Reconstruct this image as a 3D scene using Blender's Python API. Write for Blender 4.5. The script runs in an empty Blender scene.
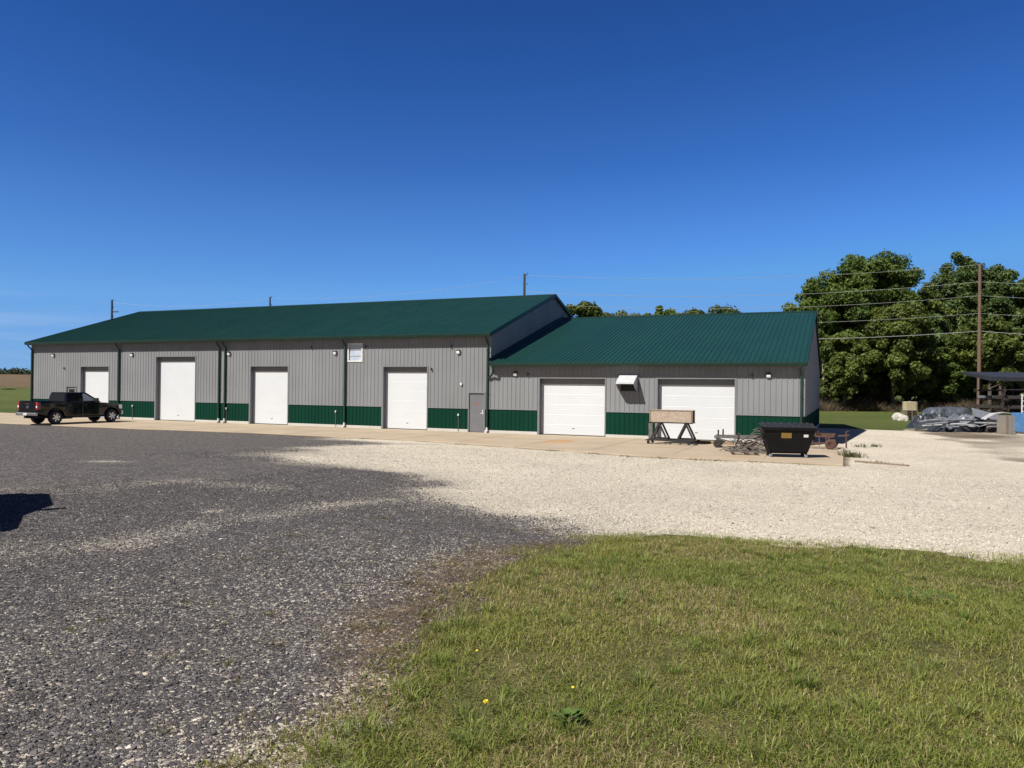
import bpy, bmesh, math, random
import numpy as np
from mathutils import Vector, Matrix

R = math.radians
random.seed(7)
rng = np.random.default_rng(11)
scene = bpy.context.scene
COL = scene.collection

# ------------------------------------------------------------------ camera model
CAM = np.array([16.1841, -34.3401, 2.2562])
FPX, YAW, PIT, ROLL = 759.34, .4118, .0051, .0111
CF = np.array([-math.sin(YAW) * math.cos(PIT), math.cos(YAW) * math.cos(PIT), math.sin(PIT)])
CR = np.array([math.cos(YAW), math.sin(YAW), 0.])
CU = np.cross(CR, CF)


def at(px, py, depth):
    """point seen at a pixel at a given depth along the view axis"""
    du, dv = px - 512, 384 - py
    u = du * math.cos(ROLL) - dv * math.sin(ROLL)
    v = du * math.sin(ROLL) + dv * math.cos(ROLL)
    return Vector(CAM + (CF + CR * u / FPX + CU * v / FPX) * depth)


# ------------------------------------------------------------------ terrain
def sstep(a, b, x):
    t = np.clip((np.asarray(x, float) - a) / (b - a), 0, 1)
    return t * t * (3 - 2 * t)


def vnoise(x, y, scale, seed=0):
    """smooth value noise 0..1"""
    r = np.random.default_rng(seed).random((64, 64))
    x = np.asarray(x, float) / scale; y = np.asarray(y, float) / scale
    xi = np.floor(x).astype(int); yi = np.floor(y).astype(int)
    fx = x - xi; fy = y - yi
    fx = fx * fx * (3 - 2 * fx); fy = fy * fy * (3 - 2 * fy)
    g = lambda a, b: r[a % 64, b % 64]
    return (g(xi, yi) * (1 - fx) + g(xi + 1, yi) * fx) * (1 - fy) + (g(xi, yi + 1) * (1 - fx) + g(xi + 1, yi + 1) * fx) * fy


def hgt(x, y):
    x = np.asarray(x, float); y = np.asarray(y, float)
    h = -.05 + .65 * sstep(-7, -31, y)
    d = np.hypot(x - CAM[0], y - CAM[1])
    far = np.clip((d - 80) / 520, 0, 3)
    h = h + 7.4 * np.where(far > 0, far, 0) ** 1.3 * np.where(d > 620, 620 / np.maximum(d, 1), 1)
    near = sstep(-3, -12, y) * sstep(-60, -30, x) * sstep(60, 30, x)
    h = h + near * ((vnoise(x, y, 2.3, 3) - .5) * .05 + (vnoise(x, y, .8, 4) - .5) * .018)
    return h


def gz(x, y):
    return float(hgt(x, y))


# ------------------------------------------------------------------ node helpers
def new_mat(name):
    m = bpy.data.materials.new(name); m.use_nodes = True
    nt = m.node_tree; nt.nodes.clear()
    out = nt.nodes.new('ShaderNodeOutputMaterial')
    b = nt.nodes.new('ShaderNodeBsdfPrincipled')
    nt.links.new(b.outputs[0], out.inputs[0])
    return m, nt, b, out


def N(nt, typ, **kw):
    n = nt.nodes.new(typ)
    for k, v in kw.items():
        if k.startswith('i_'):
            key = k[2:]
            key = int(key) if key.isdigit() else key
            n.inputs[key].default_value = v
        else:
            setattr(n, k, v)
    return n


def L(nt, a, b):
    nt.links.new(a, b)


def c4(c):
    return (c[0], c[1], c[2], 1)


def math_node(nt, op, a, b=None, clamp=False):
    n = nt.nodes.new('ShaderNodeMath'); n.operation = op; n.use_clamp = clamp
    for i, v in enumerate((a, b)):
        if v is None: continue
        if isinstance(v, (int, float)): n.inputs[i].default_value = v
        else: nt.links.new(v, n.inputs[i])
    return n.outputs[0]


def mix_col(nt, fac, a, b, blend='MIX'):
    n = nt.nodes.new('ShaderNodeMix'); n.data_type = 'RGBA'; n.blend_type = blend
    for s, v in ((n.inputs[0], fac), (n.inputs[6], a), (n.inputs[7], b)):
        if isinstance(v, (int, float)): s.default_value = v
        elif isinstance(v, tuple): s.default_value = c4(v)
        else: nt.links.new(v, s)
    return n.outputs[2]


def noise(nt, scale, detail=4, rough=.55, coord=None, vec_scale=None):
    tc = nt.nodes.new('ShaderNodeTexCoord')
    v = tc.outputs['Object'] if coord is None else coord
    if vec_scale:
        mp = nt.nodes.new('ShaderNodeMapping'); mp.inputs['Scale'].default_value = vec_scale
        nt.links.new(v, mp.inputs[0]); v = mp.outputs[0]
    n = nt.nodes.new('ShaderNodeTexNoise'); n.inputs['Scale'].default_value = scale
    n.inputs['Detail'].default_value = detail; n.inputs['Roughness'].default_value = rough
    nt.links.new(v, n.inputs['Vector'])
    return n.outputs['Fac']


def ramp(nt, fac, stops):
    n = nt.nodes.new('ShaderNodeValToRGB')
    e = n.color_ramp.elements
    while len(e) < len(stops): e.new(.5)
    for el, (p, c) in zip(e, stops):
        el.position = p; el.color = c4(c) if not isinstance(c, (int, float)) else (c, c, c, 1)
    nt.links.new(fac, n.inputs[0])
    return n.outputs[0]


def simple(name, col, rough=.5, metal=0, var=.12, scale=3, vec=None, bump=0, bump_scale=60, spec=.5, wear=None):
    """painted / plain surface with a little uneven tone, gloss and grain"""
    m, nt, b, out = new_mat(name)
    f = noise(nt, scale, 5, .6, vec_scale=vec)
    lo = tuple(max(0, c * (1 - var)) for c in col); hi = tuple(min(1, c * (1 + var)) for c in col)
    c = ramp(nt, f, [(.3, lo), (.7, hi)])
    if wear:
        wcol, thr, wsc = wear
        wf = noise(nt, wsc, 6, .7)
        mask = ramp(nt, wf, [(thr, 0.), (min(1, thr + .08), 1.)])
        c = mix_col(nt, mask, c, wcol)
    L(nt, c, b.inputs['Base Color'])
    r = ramp(nt, f, [(.2, max(0, rough - .08)), (.8, min(1, rough + .08))])
    L(nt, r, b.inputs['Roughness'])
    b.inputs['Metallic'].default_value = metal
    b.inputs['Specular IOR Level'].default_value = spec
    if bump:
        bn = noise(nt, bump_scale, 4, .6)
        bp = N(nt, 'ShaderNodeBump', i_Strength=bump, i_Distance=.02)
        L(nt, bn, bp.inputs['Height']); L(nt, bp.outputs[0], b.inputs['Normal'])
    return m


def leaf_mat(name, trans=.3, rough=.55):
    m, nt, b, out = new_mat(name)
    a = N(nt, 'ShaderNodeAttribute', attribute_name='tint')
    L(nt, a.outputs['Color'], b.inputs['Base Color'])
    b.inputs['Roughness'].default_value = rough
    b.inputs['Specular IOR Level'].default_value = .3
    t = N(nt, 'ShaderNodeBsdfTranslucent')
    tc = mix_col(nt, .3, a.outputs['Color'], (.20, .24, .04))
    L(nt, tc, t.inputs[0])
    mx = N(nt, 'ShaderNodeMixShader'); mx.inputs[0].default_value = trans
    L(nt, b.outputs[0], mx.inputs[1]); L(nt, t.outputs[0], mx.inputs[2])
    L(nt, mx.outputs[0], out.inputs[0])
    return m


def sheet_metal(name, col, rough, dirt, spec=.5, streak=(1.5, 1.5, .12), var=.07):
    """factory painted ribbed sheet: panel to panel tone, rain streaks, dust near the ground"""
    m, nt, b, out = new_mat(name)
    tc = N(nt, 'ShaderNodeTexCoord')
    f1 = noise(nt, .5, 3, .5, tc.outputs['Object'])
    f2 = noise(nt, 4, 6, .65, tc.outputs['Object'], streak)
    lo = tuple(c * (1 - var) for c in col); hi = tuple(c * (1 + var) for c in col)
    c = ramp(nt, f1, [(.3, lo), (.7, hi)])
    sp_ = N(nt, 'ShaderNodeSeparateXYZ'); L(nt, tc.outputs['Object'], sp_.inputs[0])
    cell = math_node(nt, 'FLOOR', math_node(nt, 'MULTIPLY', math_node(nt, 'ADD', sp_.outputs['X'], .02), 1 / .915))
    wn_ = N(nt, 'ShaderNodeTexWhiteNoise', noise_dimensions='1D'); L(nt, cell, wn_.inputs['W'])
    c = mix_col(nt, 1., c, ramp(nt, wn_.outputs['Value'], [(0., (.96, .96, .96)), (1., (1.04, 1.04, 1.04))]), 'MULTIPLY')
    s = ramp(nt, f2, [(.45, 0.), (.8, .35)])
    c = mix_col(nt, s, c, dirt)
    L(nt, c, b.inputs['Base Color'])
    L(nt, ramp(nt, f2, [(.3, rough - .06), (.7, rough + .1)]), b.inputs['Roughness'])
    b.inputs['Specular IOR Level'].default_value = spec
    bn = noise(nt, 1.6, 2, .5, tc.outputs['Object'])
    bp = N(nt, 'ShaderNodeBump', i_Strength=.05, i_Distance=.03)
    L(nt, bn, bp.inputs['Height']); L(nt, bp.outputs[0], b.inputs['Normal'])
    return m


M = {}
M['wall'] = sheet_metal('grey_sheet_metal', (.187, .192, .199), .45, (.145, .14, .13), .3)
M['green'] = sheet_metal('green_sheet_metal', (.0035, .0315, .0195), .6, (.008, .036, .024), .05)
M['roof'] = sheet_metal('green_roof_metal', (.0072, .038, .029), .42, (.015, .045, .037), .3, (1.2, .3, .3))
M['trim_green'] = simple('green_trim_paint', (.0042, .027, .020), .45, var=.1)
M['trim_grey'] = simple('grey_trim_paint', (.160, .162, .166), .45, var=.08)
M['door_white'] = simple('white_door_paint', (.52, .535, .55), .45, var=.02, scale=1)
M['door_grey'] = simple('grey_door_paint', (.13, .13, .14), .4, var=.06)
M['soffit'] = simple('soffit_metal', (.10, .10, .10), .6)
M['dark'] = simple('black_plastic', (.018, .018, .02), .45)
M['red'] = simple('red_print', (.35, .06, .05), .5)
M['steel'] = simple('galvanised_steel', (.50, .51, .53), .45, .15, var=.12, scale=9)
M['chrome'] = simple('chrome', (.42, .42, .43), .3, .8, var=.1)
M['alloy'] = simple('alloy_rim', (.55, .55, .56), .28, .9, var=.06)
M['pvc'] = simple('white_pvc', (.56, .55, .52), .5)
M['rubber'] = simple('tyre_rubber', (.018, .018, .019), .8, var=.25, scale=12)
M['black_paint'] = simple('black_truck_paint', (.004, .004, .005), .12, var=.2, spec=.45)
M['truck_red'] = simple('maroon_truck_paint', (.10, .012, .012), .2, var=.1)
M['underbody'] = simple('underbody_black', (.012, .012, .012), .85)
M['tail_red'] = simple('tail_light_red', (.34, .03, .035), .2, spec=.6)
M['lens'] = simple('clear_lens', (.75, .77, .80), .15, spec=.7)
M['lamp_lens'] = simple('lamp_diffuser', (.72, .72, .70), .3)
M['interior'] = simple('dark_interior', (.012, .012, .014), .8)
M['plate'] = simple('licence_plate', (.55, .57, .62), .4, var=.1, scale=20)
M['emblem'] = simple('emblem_blue', (.05, .06, .10), .3)
M['cart_steel'] = simple('black_cart_steel', (.016, .016, .017), .5, var=.3, wear=((.12, .06, .035), .62, 9))
M['dumpster'] = simple('black_dumpster_paint', (.005, .0055, .006), .5, var=.3, spec=.18, wear=((.022, .016, .012), .72, 5))
M['lid'] = simple('grey_black_lid', (.020, .021, .024), .5, var=.2, spec=.25)
M['sticker_y'] = simple('yellow_sticker', (.20, .12, .02), .5, var=.15, scale=30)
M['sticker_w'] = simple('white_sticker', (.62, .62, .60), .5, var=.2, scale=40)
M['rust'] = simple('rusty_steel', (.075, .036, .025), .85, var=.5, scale=14, bump=.4)
M['scrap'] = simple('weathered_scrap_steel', (.115, .105, .095), .7, .2, var=.45, scale=11, wear=((.12, .06, .035), .58, 8))
M['wood'] = simple('weathered_wood', (.18, .135, .095), .85, var=.3, scale=6, vec=(1, 6, 6), bump=.3)
M['plank'] = simple('tan_plank', (.23, .145, .075), .85, var=.25, scale=6, vec=(1, 8, 8))
M['pole_wood'] = simple('pole_wood', (.125, .078, .056), .9, var=.3, scale=4, vec=(8, 8, .6), bump=.3)
M['pole_dark'] = simple('weathered_dark_pole', (.055, .05, .05), .9, var=.3, scale=4, vec=(8, 8, .6))
M['board'] = simple('worn_osb_board', (.34, .27, .21), .9, var=.35, scale=22, bump=.3)
M['tote'] = simple('yellowed_plastic_tank', (.58, .45, .18), .4, var=.08)
M['tarp_grey'] = simple('grey_blue_tarp', (.06, .07, .088), .5, var=.3, scale=4, bump=.6, bump_scale=9)
M['tarp_black'] = simple('black_tarp', (.024, .028, .035), .4, var=.4, scale=4, bump=.8, bump_scale=8)
M['white_sheet'] = simple('white_plastic_sheet', (.56, .56, .56), .45, var=.08)
M['sheet_grey'] = simple('dull_grey_sheet', (.20, .21, .225), .45, .2, var=.35, scale=3, bump=.5, bump_scale=7)
M['pale_sheet'] = simple('dusty_pale_sheet', (.36, .36, .36), .5, var=.2)
M['pale_post'] = simple('silvered_post_wood', (.30, .25, .20), .9, var=.25, scale=5, vec=(8, 8, .6))
M['pipe_grey'] = simple('grey_pipe', (.20, .21, .23), .5, .2, var=.25, scale=6)
M['blue'] = simple('blue_bin_paint', (.075, .19, .40), .45, var=.2, scale=5, wear=((.20, .12, .08), .66, 6))
M['crate'] = simple('grey_crate_board', (.21, .185, .16), .85, var=.3, scale=8, vec=(1, 1, 3), bump=.3)
M['rock'] = simple('pale_rock', (.40, .375, .33), .9, var=.25, scale=5, bump=.6, bump_scale=12)
M['rack_roof'] = simple('rack_roof_metal', (.022, .023, .026), .55, var=.2)
M['rack_post'] = simple('rack_brown_steel', (.030, .019, .015), .8, var=.4, scale=10)
M['stored'] = simple('stored_dark_stock', (.04, .032, .028), .8, var=.5, scale=10)
M['wire'] = simple('aluminium_wire', (.30, .30, .29), .55, .1, var=.05)
M['bark'] = simple('tree_bark', (.075, .06, .048), .95, var=.4, scale=5, vec=(3, 3, .7), bump=.5)
M['leaf'] = leaf_mat('leaves')
M['grass'] = leaf_mat('grass_blades', .42, .5)
M['brush'] = leaf_mat('dry_brush', .1, .9)
M['flower'] = simple('dandelion_yellow', (.75, .55, .02), .6)

# glass: glossy opaque panes
def glass_mat(name, tint=(.02, .025, .03), rough=.04):
    m, nt, b, out = new_mat(name)
    f = noise(nt, 2, 2)
    L(nt, ramp(nt, f, [(.3, tint), (.7, tuple(t * 1.3 for t in tint))]), b.inputs['Base Color'])
    b.inputs['Roughness'].default_value = rough
    b.inputs['Specular IOR Level'].default_value = .4
    return m
M['glass'] = glass_mat('dark_glass', (.008, .009, .011), .05)
M['glass_lit_tint'] = glass_mat('lit_tint_glass', (.35, .40, .42), .08)  # brightness seen through and mirrored in the pane is put into its tint
M['pane'] = glass_mat('shop_window_glass', (.34, .38, .45), .25)


# ------------------------------------------------------------------ concrete
def concrete_mat(name, col, rust=True):
    m, nt, b, out = new_mat(name)
    tc = N(nt, 'ShaderNodeTexCoord')
    o = tc.outputs['Object']
    f = noise(nt, .6, 6, .62, o); g = noise(nt, 18, 5, .7, o)
    c = ramp(nt, f, [(.3, tuple(k * .78 for k in col)), (.55, col), (.8, tuple(min(1, k * 1.1) for k in col))])
    c = mix_col(nt, .35, c, ramp(nt, g, [(.3, tuple(k * .7 for k in col)), (.7, tuple(k * 1.12 for k in col))]))
    if rust:
        # orange stain in front of one door, tyre marks
        for (x, y, sx, sy, colr, amt) in ((5.1, -3.9, 1.5, 3.0, (.37, .20, .075), .75), (12.9, -7.6, 1.4, .5, (.34, .18, .07), .6),
                                          (2.3, -5.6, 1.8, 1.1, (.36, .24, .13), .35), (10.0, -5.0, 2.6, .5, (.29, .19, .11), .4)):
            mp = N(nt, 'ShaderNodeMapping'); mp.inputs['Location'].default_value = (-x / sx, -y / sy, 0)
            mp.inputs['Scale'].default_value = (1 / sx, 1 / sy, 0)
            L(nt, o, mp.inputs[0])
            ln = N(nt, 'ShaderNodeVectorMath', operation='LENGTH'); L(nt, mp.outputs[0], ln.inputs[0])
            d = math_node(nt, 'ADD', ln.outputs['Value'], math_node(nt, 'MULTIPLY', f, .9))
            mk = math_node(nt, 'MULTIPLY', ramp(nt, d, [(.75, 1.), (1., 0.)]), amt)
            c = mix_col(nt, mk, c, colr)
    L(nt, c, b.inputs['Base Color'])
    b.inputs['Roughness'].default_value = .9
    bp = N(nt, 'ShaderNodeBump', i_Strength=.25, i_Distance=.01)
    L(nt, g, bp.inputs['Height']); L(nt, bp.outputs[0], b.inputs['Normal'])
    return m
M['concrete'] = concrete_mat('broom_finished_concrete', (.365, .292, .207))
M['curb'] = concrete_mat('pale_concrete', (.47, .445, .405), False)


# ------------------------------------------------------------------ ground
def ground_mat():
    m, nt, b, out = new_mat('gravel_soil_and_turf')
    geo = N(nt, 'ShaderNodeNewGeometry'); pos = geo.outputs['Position']
    def attr(n):
        a = N(nt, 'ShaderNodeAttribute', attribute_name=n); return a.outputs['Fac']
    gw, veg, soil, field = attr('white'), attr('veg'), attr('soil'), attr('field')
    # two sizes of stones
    flat = N(nt, 'ShaderNodeMapping'); flat.inputs['Scale'].default_value = (1, 1, 1); L(nt, pos, flat.inputs[0])
    nz = N(nt, 'ShaderNodeTexNoise', i_Scale=9., i_Detail=3.); L(nt, pos, nz.inputs['Vector'])
    v1 = N(nt, 'ShaderNodeTexVoronoi', i_Scale=66., i_Randomness=1.); L(nt, flat.outputs[0], v1.inputs['Vector'])
    v2 = N(nt, 'ShaderNodeTexVoronoi', i_Scale=36., i_Randomness=1.); L(nt, flat.outputs[0], v2.inputs['Vector'])
    s1 = N(nt, 'ShaderNodeSeparateColor'); L(nt, v1.outputs['Color'], s1.inputs[0])
    s2 = N(nt, 'ShaderNodeSeparateColor'); L(nt, v2.outputs['Color'], s2.inputs[0])
    n1 = noise(nt, 1.1, 5, .65, pos); n2 = noise(nt, .28, 3, .5, pos); n3 = noise(nt, 6, 4, .65, pos)
    amp = math_node(nt, 'ADD', math_node(nt, 'MULTIPLY', math_node(nt, 'MULTIPLY', gw, math_node(nt, 'SUBTRACT', 1., gw)), 3.2), .10)
    ns = math_node(nt, 'ADD', math_node(nt, 'MULTIPLY', math_node(nt, 'SUBTRACT', n1, .5), 1.0), math_node(nt, 'MULTIPLY', math_node(nt, 'SUBTRACT', n3, .5), .6))
    frac = math_node(nt, 'ADD', gw, math_node(nt, 'MULTIPLY', ns, amp))
    # keep extremes: a few strays either way
    frac = math_node(nt, 'ADD', math_node(nt, 'MULTIPLY', frac, .965, True), .025)
    w1 = math_node(nt, 'LESS_THAN', s1.outputs[0], frac)
    w2 = math_node(nt, 'LESS_THAN', s2.outputs[0], math_node(nt, 'MULTIPLY', frac, .99))
    big = math_node(nt, 'GREATER_THAN', s2.outputs[1], .72)      # some cells are big stones
    white = mix_col(nt, big, w1, w2)
    tone = mix_col(nt, big, s1.outputs[2], s2.outputs[2])
    dark_c = ramp(nt, tone, [(0., (.042, .039, .042)), (.45, (.084, .077, .080)), (.8, (.148, .135, .134)), (1., (.30, .27, .245))])
    white_c = ramp(nt, tone, [(0., (.47, .40, .30)), (.35, (.66, .58, .455)), (.8, (.73, .66, .54)), (1., (.76, .71, .62))])
    gravel = mix_col(nt, math_node(nt, 'MULTIPLY', white, math_node(nt, 'ADD', math_node(nt, 'MULTIPLY', gw, .45), .55)), dark_c, white_c)
    # fine dust between the stones
    dust = math_node(nt, 'MULTIPLY', ramp(nt, n1, [(.45, 0.), (.75, .55)]), .6)
    gravel = mix_col(nt, dust, gravel, mix_col(nt, gw, (.080, .071, .068), (.50, .43, .33)))
    gravel = mix_col(nt, math_node(nt, 'MULTIPLY', ramp(nt, n2, [(.4, 0.), (.7, 1.)]), .18), gravel, (.14, .12, .10))
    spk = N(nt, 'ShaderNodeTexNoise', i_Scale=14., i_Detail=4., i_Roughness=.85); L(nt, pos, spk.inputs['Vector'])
    spb = N(nt, 'ShaderNodeTexNoise', i_Scale=3.6, i_Detail=5., i_Roughness=.9); L(nt, pos, spb.inputs['Vector'])  # speckle puts light and shade of distant stone relief into the colour
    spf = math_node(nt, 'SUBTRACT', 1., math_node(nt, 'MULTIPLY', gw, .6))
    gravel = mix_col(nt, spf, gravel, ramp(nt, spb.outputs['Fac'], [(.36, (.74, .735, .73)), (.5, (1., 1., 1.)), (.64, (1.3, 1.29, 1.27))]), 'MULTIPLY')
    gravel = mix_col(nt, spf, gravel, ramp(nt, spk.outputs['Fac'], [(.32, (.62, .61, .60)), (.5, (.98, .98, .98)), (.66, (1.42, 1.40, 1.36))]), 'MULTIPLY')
    # soil
    sm = math_node(nt, 'ADD', soil, math_node(nt, 'MULTIPLY', math_node(nt, 'SUBTRACT', n1, .5), 1.1))
    sm = math_node(nt, 'MULTIPLY', ramp(nt, sm, [(.35, 0.), (.75, 1.)]), .92)
    soil_c = ramp(nt, n3, [(.3, (.070, .050, .035)), (.55, (.130, .092, .060)), (.75, (.30, .20, .115))])
    keep = math_node(nt, 'MULTIPLY', white, math_node(nt, 'MULTIPLY', .65, math_node(nt, 'SUBTRACT', 1.55, soil, True)))
    sm = math_node(nt, 'MULTIPLY', sm, math_node(nt, 'SUBTRACT', 1., keep))
    c = mix_col(nt, sm, gravel, soil_c)
    # turf / fields
    gf = noise(nt, 3.5, 6, .7, pos); gl = noise(nt, .05, 3, .6, pos)
    turf = ramp(nt, gf, [(.25, (.060, .075, .016)), (.5, (.115, .125, .034)), (.75, (.20, .175, .07))])
    turf = mix_col(nt, ramp(nt, gl, [(.3, .25), (.65, .75)]), turf, (.048, .080, .016))
    sy_ = N(nt, 'ShaderNodeSeparateXYZ'); L(nt, pos, sy_.inputs[0])
    thatch = ramp(nt, gf, [(.25, (.058, .052, .018)), (.5, (.130, .115, .042)), (.75, (.220, .180, .080))])
    turf = mix_col(nt, math_node(nt, 'MULTIPLY', math_node(nt, 'LESS_THAN', sy_.outputs['Y'], -18.), .8), turf, thatch)
    fl = ramp(nt, noise(nt, .12, 5, .7, pos), [(.3, (.10, .070, .040)), (.7, (.145, .105, .060))])
    turf = mix_col(nt, field, turf, fl)
    vm = math_node(nt, 'ADD', veg, math_node(nt, 'MULTIPLY', math_node(nt, 'SUBTRACT', n3, .5), .7))
    vm = ramp(nt, vm, [(.42, 0.), (.58, 1.)])
    c = mix_col(nt, vm, c, turf)
    L(nt, c, b.inputs['Base Color'])
    b.inputs['Roughness'].default_value = .95
    b.inputs['Specular IOR Level'].default_value = .15
    e1 = N(nt, 'ShaderNodeTexVoronoi', i_Scale=66., i_Randomness=1., feature='DISTANCE_TO_EDGE'); L(nt, flat.outputs[0], e1.inputs['Vector'])
    e2 = N(nt, 'ShaderNodeTexVoronoi', i_Scale=36., i_Randomness=1., feature='DISTANCE_TO_EDGE'); L(nt, flat.outputs[0], e2.inputs['Vector'])
    h = math_node(nt, 'MULTIPLY', mix_col(nt, big, math_node(nt, 'MULTIPLY', e1.outputs['Distance'], 5., True), math_node(nt, 'MULTIPLY', e2.outputs['Distance'], 5., True)), .75)
    h = math_node(nt, 'ADD', h, math_node(nt, 'MULTIPLY', mix_col(nt, big, s1.outputs[1], s2.outputs[0]), 1.0))
    h = math_node(nt, 'ADD', h, math_node(nt, 'MULTIPLY', n3, .6))
    bp = N(nt, 'ShaderNodeBump', i_Strength=.8, i_Distance=.015)
    L(nt, h, bp.inputs['Height']); L(nt, bp.outputs[0], b.inputs['Normal'])
    return m
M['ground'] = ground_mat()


# ------------------------------------------------------------------ mesh builder
class MB:
    def __init__(self): self.v = []; self.f = []
    def add(self, vs, fs):
        n = len(self.v); self.v += [tuple(p) for p in vs]; self.f += [tuple(i + n for i in f) for f in fs]; return self
    def quad(self, a, b, c, d): return self.add([a, b, c, d], [(0, 1, 2, 3)])
    def box(self, x0, x1, y0, y1, z0, z1):
        return self.add([(x0, y0, z0), (x1, y0, z0), (x1, y1, z0), (x0, y1, z0), (x0, y0, z1), (x1, y0, z1), (x1, y1, z1), (x0, y1, z1)],
                        [(0, 3, 2, 1), (4, 5, 6, 7), (0, 1, 5, 4), (1, 2, 6, 5), (2, 3, 7, 6), (3, 0, 4, 7)])
    def obox(self, mat, sx, sy, sz):
        c = [mat @ Vector((x * sx / 2, y * sy / 2, z * sz / 2)) for z in (-1, 1) for x, y in ((-1, -1), (1, -1), (1, 1), (-1, 1))]
        return self.add(c, [(0, 3, 2, 1), (4, 5, 6, 7), (0, 1, 5, 4), (1, 2, 6, 5), (2, 3, 7, 6), (3, 0, 4, 7)])
    def bar(self, a, b, w, h=None, up=(0, 0, 1)):
        a = Vector(a); b = Vector(b); h = h or w
        d = (b - a); ln = d.length; x = d.normalized(); u = Vector(up)
        if abs(x.dot(u)) > .98: u = Vector((1, 0, 0))
        y = u.cross(x).normalized(); z = x.cross(y)
        m = Matrix((x, y, z)).transposed().to_4x4(); m.translation = (a + b) / 2
        return self.obox(m, ln, w, h)
    def tube(self, pts, r, n=8, cap=True):
        pts = [Vector(p) for p in pts]; rs = r if isinstance(r, (list, tuple)) else [r] * len(pts)
        base = len(self.v); ref = None
        for i, p in enumerate(pts):
            d = (pts[min(i + 1, len(pts) - 1)] - pts[max(i - 1, 0)]).normalized()
            if ref is None: ref = Vector((0, 0, 1)) if abs(d.z) < .9 else Vector((1, 0, 0))
            s = d.cross(ref).normalized(); ref = s.cross(d).normalized()
            for k in range(n):
                t = 2 * math.pi * k / n
                self.v.append(tuple(p + (s * math.cos(t) + ref * math.sin(t)) * rs[i]))
        for i in range(len(pts) - 1):
            for k in range(n):
                a = base + i * n + k; b_ = base + i * n + (k + 1) % n
                self.f.append((a, b_, b_ + n, a + n))
        if cap:
            self.f.append(tuple(base + k for k in range(n))[::-1]); e = base + (len(pts) - 1) * n
            self.f.append(tuple(e + k for k in range(n)))
        return self
    def prism(self, outline, axis, a0, a1):
        """2-D outline extruded along 'x', 'y' or 'z'"""
        def p(u, v, a):
            return {'x': (a, u, v), 'y': (u, a, v), 'z': (u, v, a)}[axis]
        n = len(outline)
        vs = [p(u, v, a0) for u, v in outline] + [p(u, v, a1) for u, v in outline]
        fs = [tuple(range(n))[::-1], tuple(range(n, 2 * n))] + [(i, (i + 1) % n, (i + 1) % n + n, i + n) for i in range(n)]
        return self.add(vs, fs)
    def lathe(self, prof, c, axis='y', n=24):
        base = len(self.v)
        for (a, r) in prof:
            for k in range(n):
                t = 2 * math.pi * k / n; p, q = r * math.cos(t), r * math.sin(t)
                self.v.append({'x': (c[0] + a, c[1] + p, c[2] + q), 'y': (c[0] + p, c[1] + a, c[2] + q), 'z': (c[0] + p, c[1] + q, c[2] + a)}[axis])
        for i in range(len(prof) - 1):
            for k in range(n):
                a = base + i * n + k; b_ = base + i * n + (k + 1) % n
                self.f.append((a, b_, b_ + n, a + n))
        return self
    def blob(self, c, s, jit=.2, sub=2, seed=0):
        bm = bmesh.new(); bmesh.ops.create_icosphere(bm, subdivisions=sub, radius=1)
        rr = random.Random(seed)
        vs = []
        for v in bm.verts:
            k = 1 + rr.uniform(-jit, jit)
            vs.append((c[0] + v.co.x * s[0] * k, c[1] + v.co.y * s[1] * k, c[2] + v.co.z * s[2] * k))
        fs = [tuple(v.index for v in f.verts) for f in bm.faces]; bm.free()
        return self.add(vs, fs)
    SPLIT = {'wall_trim', 'foundation', 'arch_lip', 'insulator', 'strap', 'skid', 'cleat', 'muntin', 'louvre', 'edge_batten', 'end_board', 'wheel_well', 'corner_post',
             'rake_trim', 'stringer', 'rib', 'soffit', 'rail', 'rung', 'jack_stand', 'top_rail'}
    def pieces(self):
        par = list(range(len(self.v)))
        def find(i):
            while par[i] != i: par[i] = par[par[i]]; i = par[i]
            return i
        for f in self.f:
            a = find(f[0])
            for q in f[1:]: par[find(q)] = a
        g = {}
        for f in self.f: g.setdefault(find(f[0]), []).append(f)
        out = []
        for fs in g.values():
            ids = sorted({i for f in fs for i in f}); mp = {i: k for k, i in enumerate(ids)}
            m = MB(); m.v = [self.v[i] for i in ids]; m.f = [tuple(mp[i] for i in f) for f in fs]; out.append(m)
        return out
    def build(self, name, mat, parent=None, smooth=False, bevel=0, segs=2, loc=None, fixn=True, whole=False):
        if name in MB.SPLIT and not whole:
            return [p.build(name, mat, parent, smooth, bevel, segs, loc, fixn, True) for p in self.pieces()][0]
        me = bpy.data.meshes.new(name); me.from_pydata(self.v, [], self.f); me.materials.append(mat)
        if fixn:
            bm = bmesh.new(); bm.from_mesh(me); bmesh.ops.recalc_face_normals(bm, faces=bm.faces)
            if bevel:
                es = [e for e in bm.edges if len(e.link_faces) == 2 and e.calc_face_angle(0) > .5]
                bmesh.ops.bevel(bm, geom=es, offset=bevel, segments=segs, profile=.5, affect='EDGES', clamp_overlap=True)
            bm.to_mesh(me); bm.free()
        o = bpy.data.objects.new(name, me); COL.objects.link(o)
        if smooth:
            me.polygons.foreach_set('use_smooth', [True] * len(me.polygons))
            me.set_sharp_from_angle(angle=R(38))
        if parent: o.parent = parent
        if loc is not None: o.location = loc
        return o


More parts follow.
